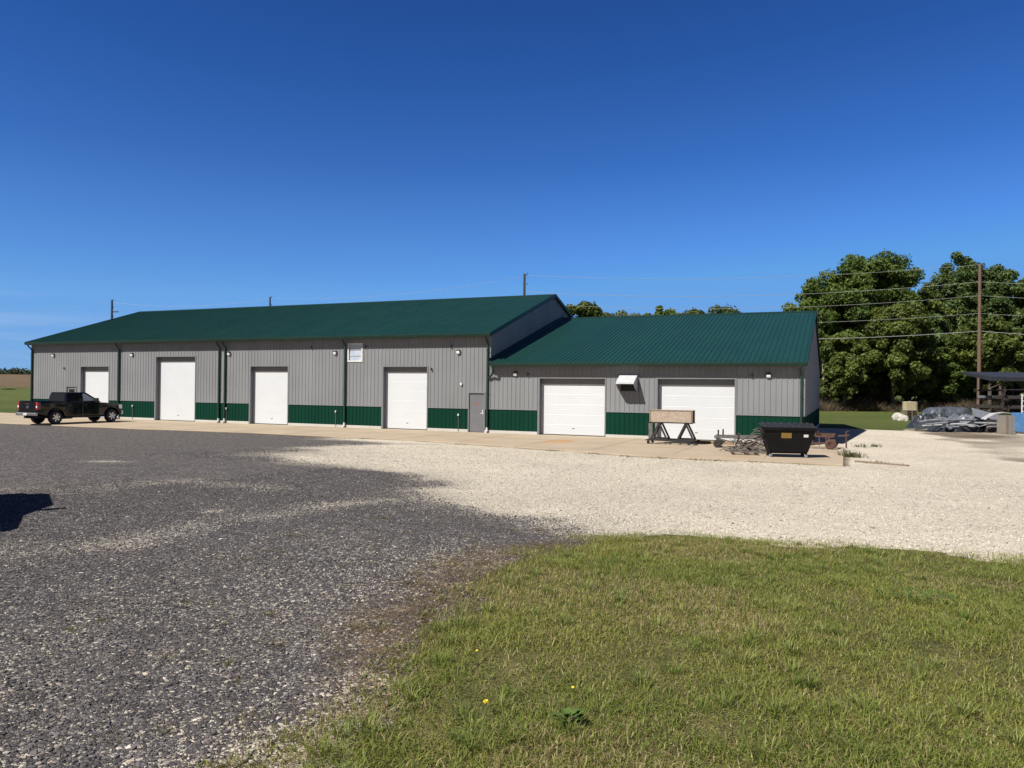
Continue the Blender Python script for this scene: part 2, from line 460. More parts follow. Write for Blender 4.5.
def np_mesh(name, verts, faces_flat, loop_tot, mat, tint=None, parent=None, smooth=False, attrs=None):
    me = bpy.data.meshes.new(name)
    nv = len(verts); nf = len(loop_tot)
    me.vertices.add(nv); me.vertices.foreach_set('co', np.ascontiguousarray(verts, np.float32).ravel())
    me.loops.add(len(faces_flat)); me.loops.foreach_set('vertex_index', np.ascontiguousarray(faces_flat, np.int32))
    me.polygons.add(nf)
    st = np.zeros(nf, np.int32); st[1:] = np.cumsum(loop_tot)[:-1]
    me.polygons.foreach_set('loop_start', st)
    me.polygons.foreach_set('use_smooth', np.full(nf, smooth, bool))
    me.update(calc_edges=True)
    if tint is not None:
        a = me.attributes.new('tint', 'FLOAT_COLOR', 'POINT')
        col = np.ones((nv, 4), np.float32); col[:, :3] = tint
        a.data.foreach_set('color', col.ravel())
    for k, v in (attrs or {}).items():
        a = me.attributes.new(k, 'FLOAT', 'POINT'); a.data.foreach_set('value', np.ascontiguousarray(v, np.float32))
    me.materials.append(mat)
    o = bpy.data.objects.new(name, me); COL.objects.link(o)
    if parent: o.parent = parent
    return o


def tag(o, label=None, cat=None, group=None, kind=None):
    if label: o['label'] = label
    if cat: o['category'] = cat
    if group: o['group'] = group
    if kind: o['kind'] = kind
    return o


def thing(name, label, cat, loc=(0, 0, 0), rz=0, group=None):
    o = bpy.data.objects.new(name, None); COL.objects.link(o)
    o.empty_display_size = .2
    o.location = loc; o.rotation_euler = (0, 0, rz)
    return tag(o, label, cat, group)


def copy_tree(o, parent=None):
    c = o.copy(); COL.objects.link(c); c.parent = parent
    for ch in list(o.children): copy_tree(ch, c)
    return c


# ------------------------------------------------------------------ the ground sheet
LAWN = [(17.92, -24.95), (17.35, -24.85), (16.78, -24.8), (15.74, -24.97), (14.64, -25.16), (14.0, -25.5), (13.67, -26.04),
        (13.42, -26.67), (13.32, -27.53), (13.37, -28.33), (13.51, -28.99), (13.61, -29.66), (13.72, -30.22), (13.92, -30.86),
        (13.98, -31.27), (14.0, -31.6), (14.0, -32.5), (13.8, -34), (12.5, -37), (11, -60), (70, -60), (70, -29), (40, -26.8), (26, -25.6)]
DARK = [(-4.6, -4), (-4.2, -7.9), (0.8, -7.9), (-1.6, -10), (-1.2, -12.75), (1.5, -16.5), (3.1, -18.3), (5.2, -18.9), (6.7, -19.1), (8.6, -20.2), (9.3, -20.9),
        (9.0, -22.3), (9.7, -23.3), (10.65, -24.0), (11.72, -24.4), (12.66, -24.6), (13.48, -25.0), (14.6, -25.7), (14.6, -40), (-80, -40), (-80, -4)]


def sdist(poly, x, y):
    """signed distance to a polygon, positive inside"""
    x = np.asarray(x, float); y = np.asarray(y, float)
    d = np.full(x.shape, 1e9); inside = np.zeros(x.shape, bool)
    for (ax, ay), (bx, by) in zip(poly, poly[1:] + poly[:1]):
        ex, ey = bx - ax, by - ay
        t = np.clip(((x - ax) * ex + (y - ay) * ey) / (ex * ex + ey * ey), 0, 1)
        d = np.minimum(d, np.hypot(x - ax - t * ex, y - ay - t * ey))
        cr = ((ay > y) != (by > y))
        with np.errstate(divide='ignore', invalid='ignore'):
            xi = ax + (y - ay) * ex / (ey if ey else 1e-9)
        inside ^= cr & (x < xi)
    return np.where(inside, d, -d)


def pdist(pts, x, y):
    d = np.full(np.shape(x), 1e9)
    for (ax, ay), (bx, by) in zip(pts[:-1], pts[1:]):
        ex, ey = bx - ax, by - ay
        t = np.clip(((x - ax) * ex + (y - ay) * ey) / (ex * ex + ey * ey + 1e-9), 0, 1)
        d = np.minimum(d, np.hypot(x - ax - t * ex, y - ay - t * ey))
    return d


def masks(x, y):
    n1 = vnoise(x, y, 1.7, 21) - .5; n2 = vnoise(x, y, .55, 22) - .5; n4 = vnoise(x, y, 4.5, 23) - .5
    dk = sdist(DARK, x, y) + n1 * 1.3 + n2 * .5
    white = 1 - sstep(-.9, 1.1, dk) * .97
    st1 = [(8.2, -29.6), (8.68, -29.1), (9.06, -28.65), (9.15, -27.9), (9.1, -27.3), (9.2, -26.4), (9.25, -25.3), (9.7, -24.2), (10.2, -22.8)]
    st2 = [(3.6, -27.0), (4.96, -25.83), (4.76, -24.83), (4.87, -23.83), (7.02, -23.99)]
    white = np.maximum(white, .52 * np.exp(-(pdist(st1, x, y) / .42) ** 2) * (.7 + n2))
    white = np.maximum(white, .3 * np.exp(-(pdist(st2, x, y) / .6) ** 2) * (.7 + n2))
    for (px_, py_, r_, a_) in ((-.15, -21.4, .45, .8), (8.32, -26.44, .18, .6), (1.2, -15.6, 1.6, .9), (2.2, -17.2, .8, .7)):
        white = np.maximum(white, a_ * np.exp(-(np.hypot(x - px_, (y - py_)) / r_) ** 2))
    # looser, paler stones toward the near edge of the lot
    edge = sdist(LAWN, x, y)
    nearw = sstep(-4.2, -1.0, edge) * sstep(-25.5, -27.5, y)
    white = np.maximum(white, .17 * nearw * (1 + n1 + n2))
    white = np.where((x > 15) & (y > -24), 1, white)
    veg = sstep(-.18, .25, edge + n2 * .5)
    soil = sstep(-1.8, .1, edge + n1 * 1.2 + n2 * .4) * sstep(-25.3, -26.6, y) * .95
    # brown verge of the far yard
    yd = sdist([(19.5, 20), (20.5, 12), (20.8, 6), (20.6, 0), (21.5, -4.5), (30, -6), (34, 8), (32, 24), (22, 26)], x, y) + n1 * 1.2
    soil = np.maximum(soil, sstep(-.5, .9, yd) * (.92 + 1.8 * n4 + 1.2 * n1))
    rim = pdist([(-66, -5.2), (-27, -7.0), (-17.9, -6.75), (-10.2, -6.1), (-.3, -6.35), (4.9, -7.55), (9.9, -8.85), (16.2, -8.7), (16.2, -.35)], x, y)
    soil = np.maximum(soil, 1.75 * np.exp(-(rim / .2) ** 2) * (.75 + n2))
    soil = np.maximum(soil, .55 * np.exp(-(np.abs(x - 17.2) / .35) ** 2 - ((y + 6.8) / .8) ** 2))
    # grass beyond: right of the building, left and rear
    g = np.minimum(y - 16.4 + 1.5 * n1, 1e9)
    right = sstep(0, 1.0, g) * (x > 10) * (1 - sstep(19.3, 20.8, x + n1 * 1.5 + (y - 19) * .0) * sstep(27, 20, y))
    rear = sstep(17.8, 18.6, y) * (x <= 14.7)
    left = sstep(2.2, 2.8, y + .06 * (x + 40)) * (x < -34.6)
    lot = sstep(-66, -70, x + n4 * 3)
    rightfar = sstep(34, 38, x + n4 * 3) * sstep(-20, -16, y)
    south = sstep(-44, -48, y)
    veg = np.maximum.reduce([veg, right, rear, left, lot, rightfar, south])
    d = np.hypot(x - CAM[0], y - CAM[1])
    ang = np.arctan2(y - CAM[1], x - CAM[0])
    field = sstep(190, 215, d + n4 * 12) * sstep(2.25, 2.33, ang)
    return white, veg, soil, field


def axis_lines(segs, lo, hi):
    """dense spacing in the middle growing outward"""
    out = []
    for a, b_, st in segs: out += list(np.arange(a, b_, st))
    out.append(segs[-1][1])
    s = segs[-1][2]; v = segs[-1][1]
    while v < hi: s *= 1.22; v += s; out.append(v)
    s = segs[0][2]; v = segs[0][0]
    while v > lo: s *= 1.22; v -= s; out.insert(0, v)
    return np.array(out)


xs = axis_lines([(-38, -4, .6), (-4, 22, .22), (22, 36, .6)], -1600, 1600)
ys = axis_lines([(-36, -5, .22), (-5, 30, .6)], -300, 1800)
GX, GY = np.meshgrid(xs, ys)
GZ = hgt(GX, GY)
gv = np.stack([GX.ravel(), GY.ravel(), GZ.ravel()], 1)
nx, ny = len(xs), len(ys)
ii, jj = np.meshgrid(np.arange(nx - 1), np.arange(ny - 1))
q = (jj * nx + ii).ravel()
quads = np.stack([q, q + 1, q + nx + 1, q + nx], 1)
w_, v_, s_, f_ = masks(gv[:, 0], gv[:, 1])
lot = (v_[quads].mean(1) < .5)
for nm, sel in (('ground', ~lot), ('gravel_ground', lot)):
    fq = quads[sel]; used, inv = np.unique(fq, return_inverse=True)
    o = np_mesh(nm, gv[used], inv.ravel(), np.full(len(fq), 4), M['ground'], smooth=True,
                attrs={'white': w_[used], 'veg': v_[used], 'soil': s_[used], 'field': f_[used]})
    tag(o, kind='structure')

# concrete apron along the front of the shop, a real step above the gravel
mb = MB()
PAD = [(-66, 3.6), (-66, -5.2), (-27, -7.0), (-17.9, -6.75), (-10.2, -6.1), (-.3, -6.35), (4.9, -7.55), (9.9, -8.85), (16.2, -8.7), (16.2, -.35), (14.9, -.35),
       (14.9, .4), (-34.7, .4), (-34.8, 1.9)]
mb.prism(PAD, 'z', -.14, 0)
pad = mb.build('concrete_pavement', M['concrete'], bevel=.012, segs=1); tag(pad, kind='structure')
# saw-cut joints are thin dark grooves filled with grit
mbj = MB()
for x in np.arange(-32, 16, 3.05): mbj.box(x, x + .018, -6.3 if x < 3 else -7.6, -.1, .0015, .003)
mbj.box(-30, 16, -3.3, -3.282, .0015, .003)
tag(mbj.build('pavement_joint', simple('joint_grit', (.12, .095, .07), .9)), kind='structure')

# ------------------------------------------------------------------ the building
L1, D1, Z1, K1 = 34.56, 17.61, 4.80, 7.92     # long shop: length, depth, gutter bottom, ridge
L2, D2, Z2, K2 = 14.67, 21.28, 3.31, 6.65     # lower addition
shop = thing('metal_building', 'long grey metal shop with green roof, green wainscot and a lower addition', 'building')


def rib_profile(u0, u1, step=.229, h=.02, extra=()):
    pts = {round(u0, 4), round(u1, 4)}
    def hh(u):
        k = round((u) / step); d = abs(u - k * step)
        return h if d <= .014 else (0 if d >= .032 else h * (.032 - d) / .018)
    k = math.floor(u0 / step)
    while k * step < u1 + step:
        for d in (-.032, -.014, .014, .032):
            u = k * step + d
            if u0 < u < u1: pts.add(round(u, 4))
        k += 1
    for e in extra:
        if u0 < e < u1: pts.add(round(e, 4))
    return [(u, hh(u)) for u in sorted(pts)]


def ribbed_wall(mb, P, u0, u1, z0, ztop, openings=(), h=.02):
    """P(u, n, z) -> world. ztop(u). openings: (ua, ub, za, zb)"""
    ex = [e for o in openings for e in o[:2]]
    pr = rib_profile(u0, u1, h=h, extra=ex)
    for (ua, na), (ub, nb) in zip(pr[:-1], pr[1:]):
        um = (ua + ub) / 2
        cuts = sorted([(o[2], o[3]) for o in openings if o[0] <= um <= o[1]])
        z = z0
        spans = []
        for a, b_ in cuts:
            if a > z: spans.append((z, a))
            z = max(z, b_)
        spans.append((z, None))
        for a, b_ in spans:
            ta, tb = (ztop(ua), ztop(ub)) if b_ is None else (b_, b_)
            if ta - a < .005 and tb - a < .005: continue
            mb.quad(P(ua, na, a), P(ub, nb, a), P(ub, nb, tb), P(ua, na, ta))


front = lambda u, n, z: (u, -n, z)
OH = [  # x0, x1, top : overhead door openings
    (-29.79, -27.03, 3.38), (-23.01, -19.62, 3.98), (-15.47, -12.61, 3.38), (-6.39, -3.56, 3.35), (2.56, 6.0, 2.78), (8.33, 11.88, 2.79)]
ENTRY = [(-31.07, -30.09, 2.05), (-1.22, -.27, 2.02)]
WIN = (-8.57, -7.65, 3.60, 4.56)
FND, WST = .12, 1.185
op_main = [(a, b_, 0, t) for a, b_, t in OH[:4]] + [(a, b_, 0, t) for a, b_, t in ENTRY] + [WIN]
op_add = [(a, b_, 0, t) for a, b_, t in OH[4:]]
sl1 = (K1 - (Z1 + .15)) / (D1 / 2 + .42); sl2 = (K2 - (Z2 + .15)) / (D2 / 2 + .42)
g1 = lambda v: K1 - .06 - abs(v - D1 / 2) * sl1
g2 = lambda v: K2 - .06 - abs(v - D2 / 2) * sl2

wall = MB(); wains = MB()
for (u0, u1, top, ops) in ((-L1, 0, Z1 + .1, op_main), (0, L2, Z2 + .1, op_add)):
    ribbed_wall(wall, front, u0 + .001, u1 - .001, WST, lambda u, t=top: t, ops)
    ribbed_wall(wains, front, u0 + .001, u1 - .001, FND, lambda u: WST, [o for o in ops if o[3] > WST and o[2] < WST])
gable_r = lambda u, n, z: (n, u, z)
ribbed_wall(wall, gable_r, 0.001, D1, 0.1, g1)
right = lambda u, n, z: (L2 + n, u, z)
ribbed_wall(wall, right, 0.001, D2, WST, g2); ribbed_wall(wains, right, 0.001, D2, FND, lambda u: WST)
leftw = lambda u, n, z: (-L1 - n, u, z)
ribbed_wall(wall, leftw, 0.001, D1, WST, g1); ribbed_wall(wains, leftw, 0.001, D1, FND, lambda u: WST)
back1 = lambda u, n, z: (u, D1 + n, z); back2 = lambda u, n, z: (u, D2 + n, z)
ribbed_wall(wall, back1, -L1, 0, WST, lambda u: Z1 + .1); ribbed_wall(wains, back1, -L1, 0, FND, lambda u: WST)
ribbed_wall(wall, back2, 0, L2, WST, lambda u: Z2 + .1); ribbed_wall(wains, back2, 0, L2, FND, lambda u: WST)
ribbed_wall(wall, lambda u, n, z: (-n, u, z), D1, D2, FND, g2)
wall.build('wall', M['wall'], shop); wains.build('wainscot', M['green'], shop)

# drip trim between the two sheets, corner trims
tr = MB()
def runs(u0, u1, ops):
    r = [(u0, u1)]
    for o in sorted(ops):
        if not (o[3] > WST and o[2] < WST): continue
        a, b_ = r.pop(); r += [(a, o[0] - .002), (o[1] + .002, b_)]
    return [q for q in r if q[1] - q[0] > .05]
for a, b_ in runs(-L1, 0, op_main) + runs(0, L2, op_add): tr.box(a, b_, -.034, -.002, WST - .012, WST + .028)
tr.box(L2 + .002, L2 + .034, 0, D2, WST - .012, WST + .028)
tr.box(-L1 - .034, -L1 - .002, 0, D1, WST - .012, WST + .028)
for (x, zt) in ((0, Z1), (L2, Z2), (-L1, Z1)):
    s = -1 if x == -L1 else 1
    xa, xb = sorted((x - s * .10, x + s * .028))
    tr.box(xa, xb, -.028, .09, WST + .03, zt)
tr.build('wall_trim', M['wall'], shop)
fd = MB()
for a, b_ in runs(-L1 - .02, 0, op_main) + runs(0, L2 + .02, op_add): fd.box(a, b_, -.028, .12, -.05, FND + .012)
fd.box(L2 - .1, L2 + .028, .12, D2, -.1, FND + .012); fd.box(-L1 - .028, -L1 + .1, .12, D1, -.1, FND + .012)
fd.build('foundation', M['curb'], shop, bevel=.006, segs=1)


def roof_part(x0, x1, D, zb, K, name):
    mb = MB(); ye = -.42; ze = zb + .15
    pr = rib_profile(x0, x1, h=.028)
    for (ua, na), (ub, nb) in zip(pr[:-1], pr[1:]):
        mb.quad((ua, ye, ze + na), (ub, ye, ze + nb), (ub, D / 2, K + nb), (ua, D / 2, K + na))
        mb.quad((ub, D - ye, ze + nb), (ua, D - ye, ze + na), (ua, D / 2, K + na), (ub, D / 2, K + nb))
    # underside, so the roof has its thickness
    mb.quad((x0, ye, ze - .05), (x1, ye, ze - .05), (x1, D / 2, K - .05), (x0, D / 2, K - .05))
    mb.quad((x0, D - ye, ze - .05), (x1, D - ye, ze - .05), (x1, D / 2, K - .05), (x0, D / 2, K - .05))
    o = mb.build(name, M['roof'], shop, fixn=False)
    s = (K - ze) / (D / 2 - ye)
    rc = MB(); w = .19
    rc.prism([(D / 2 - w, K - w * s + .034), (D / 2, K + .05), (D / 2 + w, K - w * s + .034), (D / 2 + w, K - w * s + .018), (D / 2, K + .032), (D / 2 - w, K - w * s + .018)], 'x', x0, x1)
    rc.build('ridge_cap', M['trim_green'], o)
    return o, s, ye, ze


def rakes(parent, x, D, K, s, ye, ze, side):
    mb = MB()
    xa, xb = (x, x + .025) if side > 0 else (x - .025, x)
    for sgn in (0, 1):
        yy = (ye, D / 2) if sgn == 0 else (D - ye, D / 2)
        mb.add([(xa, yy[0], ze - .16), (xb, yy[0], ze - .16), (xb, yy[1], K - .14), (xa, yy[1], K - .14),
                (xa, yy[0], ze + .045), (xb, yy[0], ze + .045), (xb, yy[1], K + .06), (xa, yy[1], K + .06)],
               [(0, 3, 2, 1), (4, 5, 6, 7), (0, 1, 5, 4), (1, 2, 6, 5), (2, 3, 7, 6), (3, 0, 4, 7)])
    mb.build('rake_trim', M['trim_green'], parent)


r1, s1_, ye, ze1 = roof_part(-L1 - .13, .15, D1, Z1, K1, 'roof')
rakes(r1, -L1 - .13, D1, K1, s1_, ye, ze1, -1); rakes(r1, .15, D1, K1, s1_, ye, ze1, 1)
r2, s2_, ye, ze2 = roof_part(.03, L2 + .10, D2, Z2, K2, 'roof')
rakes(r2, L2 + .10, D2, K2, s2_, ye, ze2, 1)
# flashing where the low roof meets the tall gable
fl = MB()
fl.add([(.022, -.3, ze2 + .06), (.034, -.3, ze2 + .06), (.034, D2 / 2, K2 + .05), (.022, D2 / 2, K2 + .05),
        (.022, -.3, ze2 + .22), (.034, -.3, ze2 + .22), (.034, D2 / 2, K2 + .21), (.022, D2 / 2, K2 + .21)],
       [(0, 3, 2, 1), (4, 5, 6, 7), (0, 1, 5, 4), (1, 2, 6, 5), (2, 3, 7, 6), (3, 0, 4, 7)])
fl.build('flashing', M['trim_green'], r2)


def gutter(x0, x1, zb):
    mb = MB(); o = [(-.33, zb + .02), (-.41, zb), (-.43, zb + .01), (-.455, zb + .08), (-.47, zb + .14), (-.47, zb + .165), (-.445, zb + .165), (-.445, zb + .14),
                    (-.43, zb + .08), (-.41, zb + .03), (-.34, zb + .04), (-.33, zb + .13), (-.31, zb + .13), (-.31, zb + .02)]
    mb.prism(o, 'x', x0, x1)
    g = mb.build('gutter', M['trim_green'], shop)
    return g
gutter(-L1 - .13, .16, Z1); gutter(.18, L2 + .10, Z2)
sf = MB(); sf.box(-L1 - .1, .12, -.305, -.022, Z1 + .0, Z1 + .02); sf.box(.03, L2 + .08, -.305, -.022, Z2, Z2 + .02)
sf.build('soffit', M['soffit'], shop)


def downspout(x, ztop, bends=True, w=.085, pvc=True):
    mb = MB()
    y = -.085
    mb.box(x - w / 2, x + w / 2, y - .045, y + .045, .22, ztop - .42)
    mb.tube([(x, y, ztop - .45), (x, y, ztop - .36), (x, y - .07, ztop - .26), (x, -.33, ztop - .10), (x, -.39, ztop - .03), (x, -.39, ztop + .02)], .048, 8)
    o = mb.build('downspout', M['trim_green'], shop)
    st = MB()
    for z in (.9, 2.0, ztop - .7): st.box(x - w / 2 - .02, x + w / 2 + .02, y - .05, -.022, z, z + .035)
    st.build('strap', M['trim_green'], o)
    if pvc:
        p = MB(); p.tube([(x, y, .27), (x, y, .12), (x, y - .05, .06), (x + .0, y - .16, .05)], .062, 10); p.build('drain_boot', M['pvc'], o)
    return o
for x in (-L1 + .12, -26.1, -17.72, -17.26, -8.72, -.12): downspout(x, Z1)
downspout(L2 - .12, Z2)
# short elbow draining the low gutter sideways into the corner downspout
eb = MB(); eb.tube([(.32, -.39, Z2 + .02), (.32, -.39, Z2 - .1), (.30, -.36, Z2 - .2), (.22, -.2, Z2 - .36), (.10, -.12, Z2 - .46), (-.06, -.1, Z2 - .58)], .05, 8)
eb.build('downspout', M['trim_green'], shop)

# overhead doors
for (a, b_, t) in OH:
    d = MB(); y = .24; x0, x1 = a + .10, b_ - .06; zt = t - .30
    nsec = max(4, round((zt - .02) / .53)); sh = (zt - .03) / nsec
    prof = []
    for k in range(nsec):
        z = .03 + k * sh
        prof += [(z + .004, .004), (z + .012, 0)]
        for j in range(1, 4):
            zz = z + sh * j / 4; prof += [(zz - .012, 0), (zz - .004, .001), (zz + .004, .001), (zz + .012, 0)]
        prof += [(z + sh - .012, 0), (z + sh - .002, .004)]
    for (za, na), (zb, nb) in zip(prof[:-1], prof[1:]):
        d.quad((x0, y + na, za), (x1, y + na, za), (x1, y + nb, zb), (x0, y + nb, zb))
    od = d.build('overhead_door', M['door_white'], shop, fixn=False)
    f = MB()
    f.box(a, a + .10, -.026, .30, 0, t); f.box(b_ - .06, b_, -.026, .30, 0, t)
    f.box(a + .10, b_ - .06, .19, .30, t - .30, t - .05); f.box(a + .10, b_ - .06, -.026, .30, t - .05, t)
    f.build('door_frame', M['trim_grey'], od)
    sl = MB(); sl.box(x0 + .001, x1 - .001, y - .012, y + .04, .002, .03); sl.build('bottom_seal', M['dark'], od)
    hd = MB(); hd.box((x0 + x1) / 2 - .06, (x0 + x1) / 2 + .06, y - .03, y - .002, .35, .39); hd.build('handle', M['door_white'], od)

# entry doors
for i, (a, b_, t) in enumerate(ENTRY):
    d = MB(); d.box(a + .055, b_ - .055, .03, .075, .02, t - .055)
    od = d.build('entry_door', M['door_grey'], shop, bevel=.004, segs=1)
    f = MB(); f.box(a, a + .05, -.03, .11, 0, t); f.box(b_ - .05, b_, -.03, .11, 0, t); f.box(a + .05, b_ - .05, -.03, .11, t - .05, t)
    f.build('door_frame', M['trim_grey'], od)
    h = MB(); h.box(b_ - .17, b_ - .10, .012, .028, .86, 1.14); h.tube([(b_ - .135, .02, .96), (b_ - .135, -.035, .96), (b_ - .25, -.04, .96)], .011, 8)
    h.tube([(b_ - .135, .02, 1.1), (b_ - .135, .004, 1.1)], .03, 12)
    h.build('handle', M['steel'], od)
    if i == 0:
        g = MB(); g.box(a + .24, b_ - .24, .022, .03, 1.35, 1.84); g.build('pane', M['glass'], od)
    else:
        g = MB(); cx = (a + b_) / 2
        for k in range(-5, 6):
            t0, t1 = R(-90 + k * 9 - 4), R(-90 + k * 9 + 4)
            for (ra, rb) in ((.17, .21),):
                g.quad((cx + ra * math.cos(t0), .027, 1.62 + ra * math.sin(t0)), (cx + rb * math.cos(t0), .027, 1.62 + rb * math.sin(t0)),
                       (cx + rb * math.cos(t1), .027, 1.62 + rb * math.sin(t1)), (cx + ra * math.cos(t1), .027, 1.62 + ra * math.sin(t1)))
        g.build('door_decal', M['red'], od)
# high window with horizontal bars
a, b_, z0, z1 = WIN
f = MB(); f.box(a - .03, a + .05, -.032, .1, z0 - .03, z1 + .03); f.box(b_ - .05, b_ + .03, -.032, .1, z0 - .03, z1 + .03)
f.box(a + .05, b_ - .05, -.032, .1, z0 - .03, z0 + .05); f.box(a + .05, b_ - .05, -.032, .1, z1 - .05, z1 + .03)
wn = f.build('window', M['pvc'], shop)
f = MB(); f.box(a + .05, b_ - .05, .04, .05, z0 + .05, z1 - .05); f.build('pane', M['pane'], wn)
f = MB()
for k in range(1, 3): zz = z0 + (z1 - z0) * k / 3; f.box(a + .05, b_ - .05, .01, .038, zz - .011, zz + .011)
f.build('muntin', M['pvc'], wn)

# wall lamps, cameras, pipes, hood
def wall_lamp(x, z):
    b = MB(); b.prism([(-.024, z), (-.024, z + .10), (-.10, z + .10), (-.13, z + .06), (-.13, z + .03), (-.05, z)], 'x', x - .10, x + .10)
    o = b.build('wall_lamp', M['dark'], shop, bevel=.006, segs=1)
    l = MB(); l.prism([(-.035, z - .12), (-.04, z - .002), (-.125, z + .026), (-.115, z - .05), (-.09, z - .11)], 'x', x - .085, x + .085)
    l.build('lamp_lens', M['lamp_lens'], o, bevel=.008, segs=1)
for x, z in ((-32.34, 4.11), (-24.99, 4.10), (-17.0, 4.10), (-9.41, 4.09), (-1.79, 4.07), (1.38, 2.96), (13.23, 2.93)): wall_lamp(x, z)
def camera(x, z):
    b = MB(); b.lathe([(-.022, .055), (-.06, .055), (-.075, .045)], (x, 0, z), 'y', 14); b.blob((x, -.085, z - .02), (.045, .05, .045), 0, 2)
    b.build('wall_vent_cap', M['dark'], shop, smooth=True)
for x, z in ((-11.03, 4.41), (-7.43, 4.40), (-2.22, 4.36), (2.03, 2.93), (12.54, 2.91), (-3.36, 3.2), (-31.26, 3.25)): camera(x, z)
b = MB(); b.box(-1.66, -1.56, -.09, -.022, 2.36, 2.48); b.build('junction_box', M['pvc'], shop, bevel=.008, segs=1)
for x in (-24.87, -17.15, -9.32, -1.75):
    b = MB(); b.tube([(x, -.045, .02), (x, -.045, .86)], .012, 8)
    o = b.build('conduit', M['trim_grey'], shop)
    b = MB(); b.box(x - .035, x + .035, -.085, -.022, .80, .91); b.build('outlet_box', M['pvc'], o, bevel=.006, segs=1)
# galvanised exhaust hood
b = MB(); x0, x1 = 6.66, 7.50; t_ = .012
prof = [(-.024, 2.93), (-.72, 2.56), (-.72, 2.48), (-.024, 2.06)]
b.add([(x0, -.024, 2.93), (x1, -.024, 2.93), (x1, -.72, 2.56), (x0, -.72, 2.56), (x0, -.024, 2.915), (x1, -.024, 2.915), (x1, -.71, 2.545), (x0, -.71, 2.545)],
      [(0, 1, 2, 3), (4, 7, 6, 5), (0, 4, 5, 1), (2, 6, 7, 3)])
b.box(x0, x1, -.725, -.711, 2.49, 2.558)
for x in (x0, x1 - t_): b.prism([(-.024, 2.912), (-.71, 2.54), (-.71, 2.49), (-.55, 2.34), (-.024, 2.10)], 'x', x, x + t_)
hood = b.build('exhaust_hood', M['steel'], shop)
b = MB(); b.box(x0 + .06, x1 - .06, -.05, -.022, 2.16, 2.80); b.build('fan_opening', M['interior'], hood)
b = MB()
for k in range(5): b.box(x0 + .06, x1 - .06, -.075, -.052, 2.2 + k * .11, 2.215 + k * .11)
b.build('louvre', M['soffit'], hood)


# ------------------------------------------------------------------ pickup truck
def arc(cx, cz, r, a0, a1, n=9):
    return [(cx + r * math.cos(R(a0 + (a1 - a0) * k / n)), cz + r * math.sin(R(a0 + (a1 - a0) * k / n))) for k in range(n + 1)]


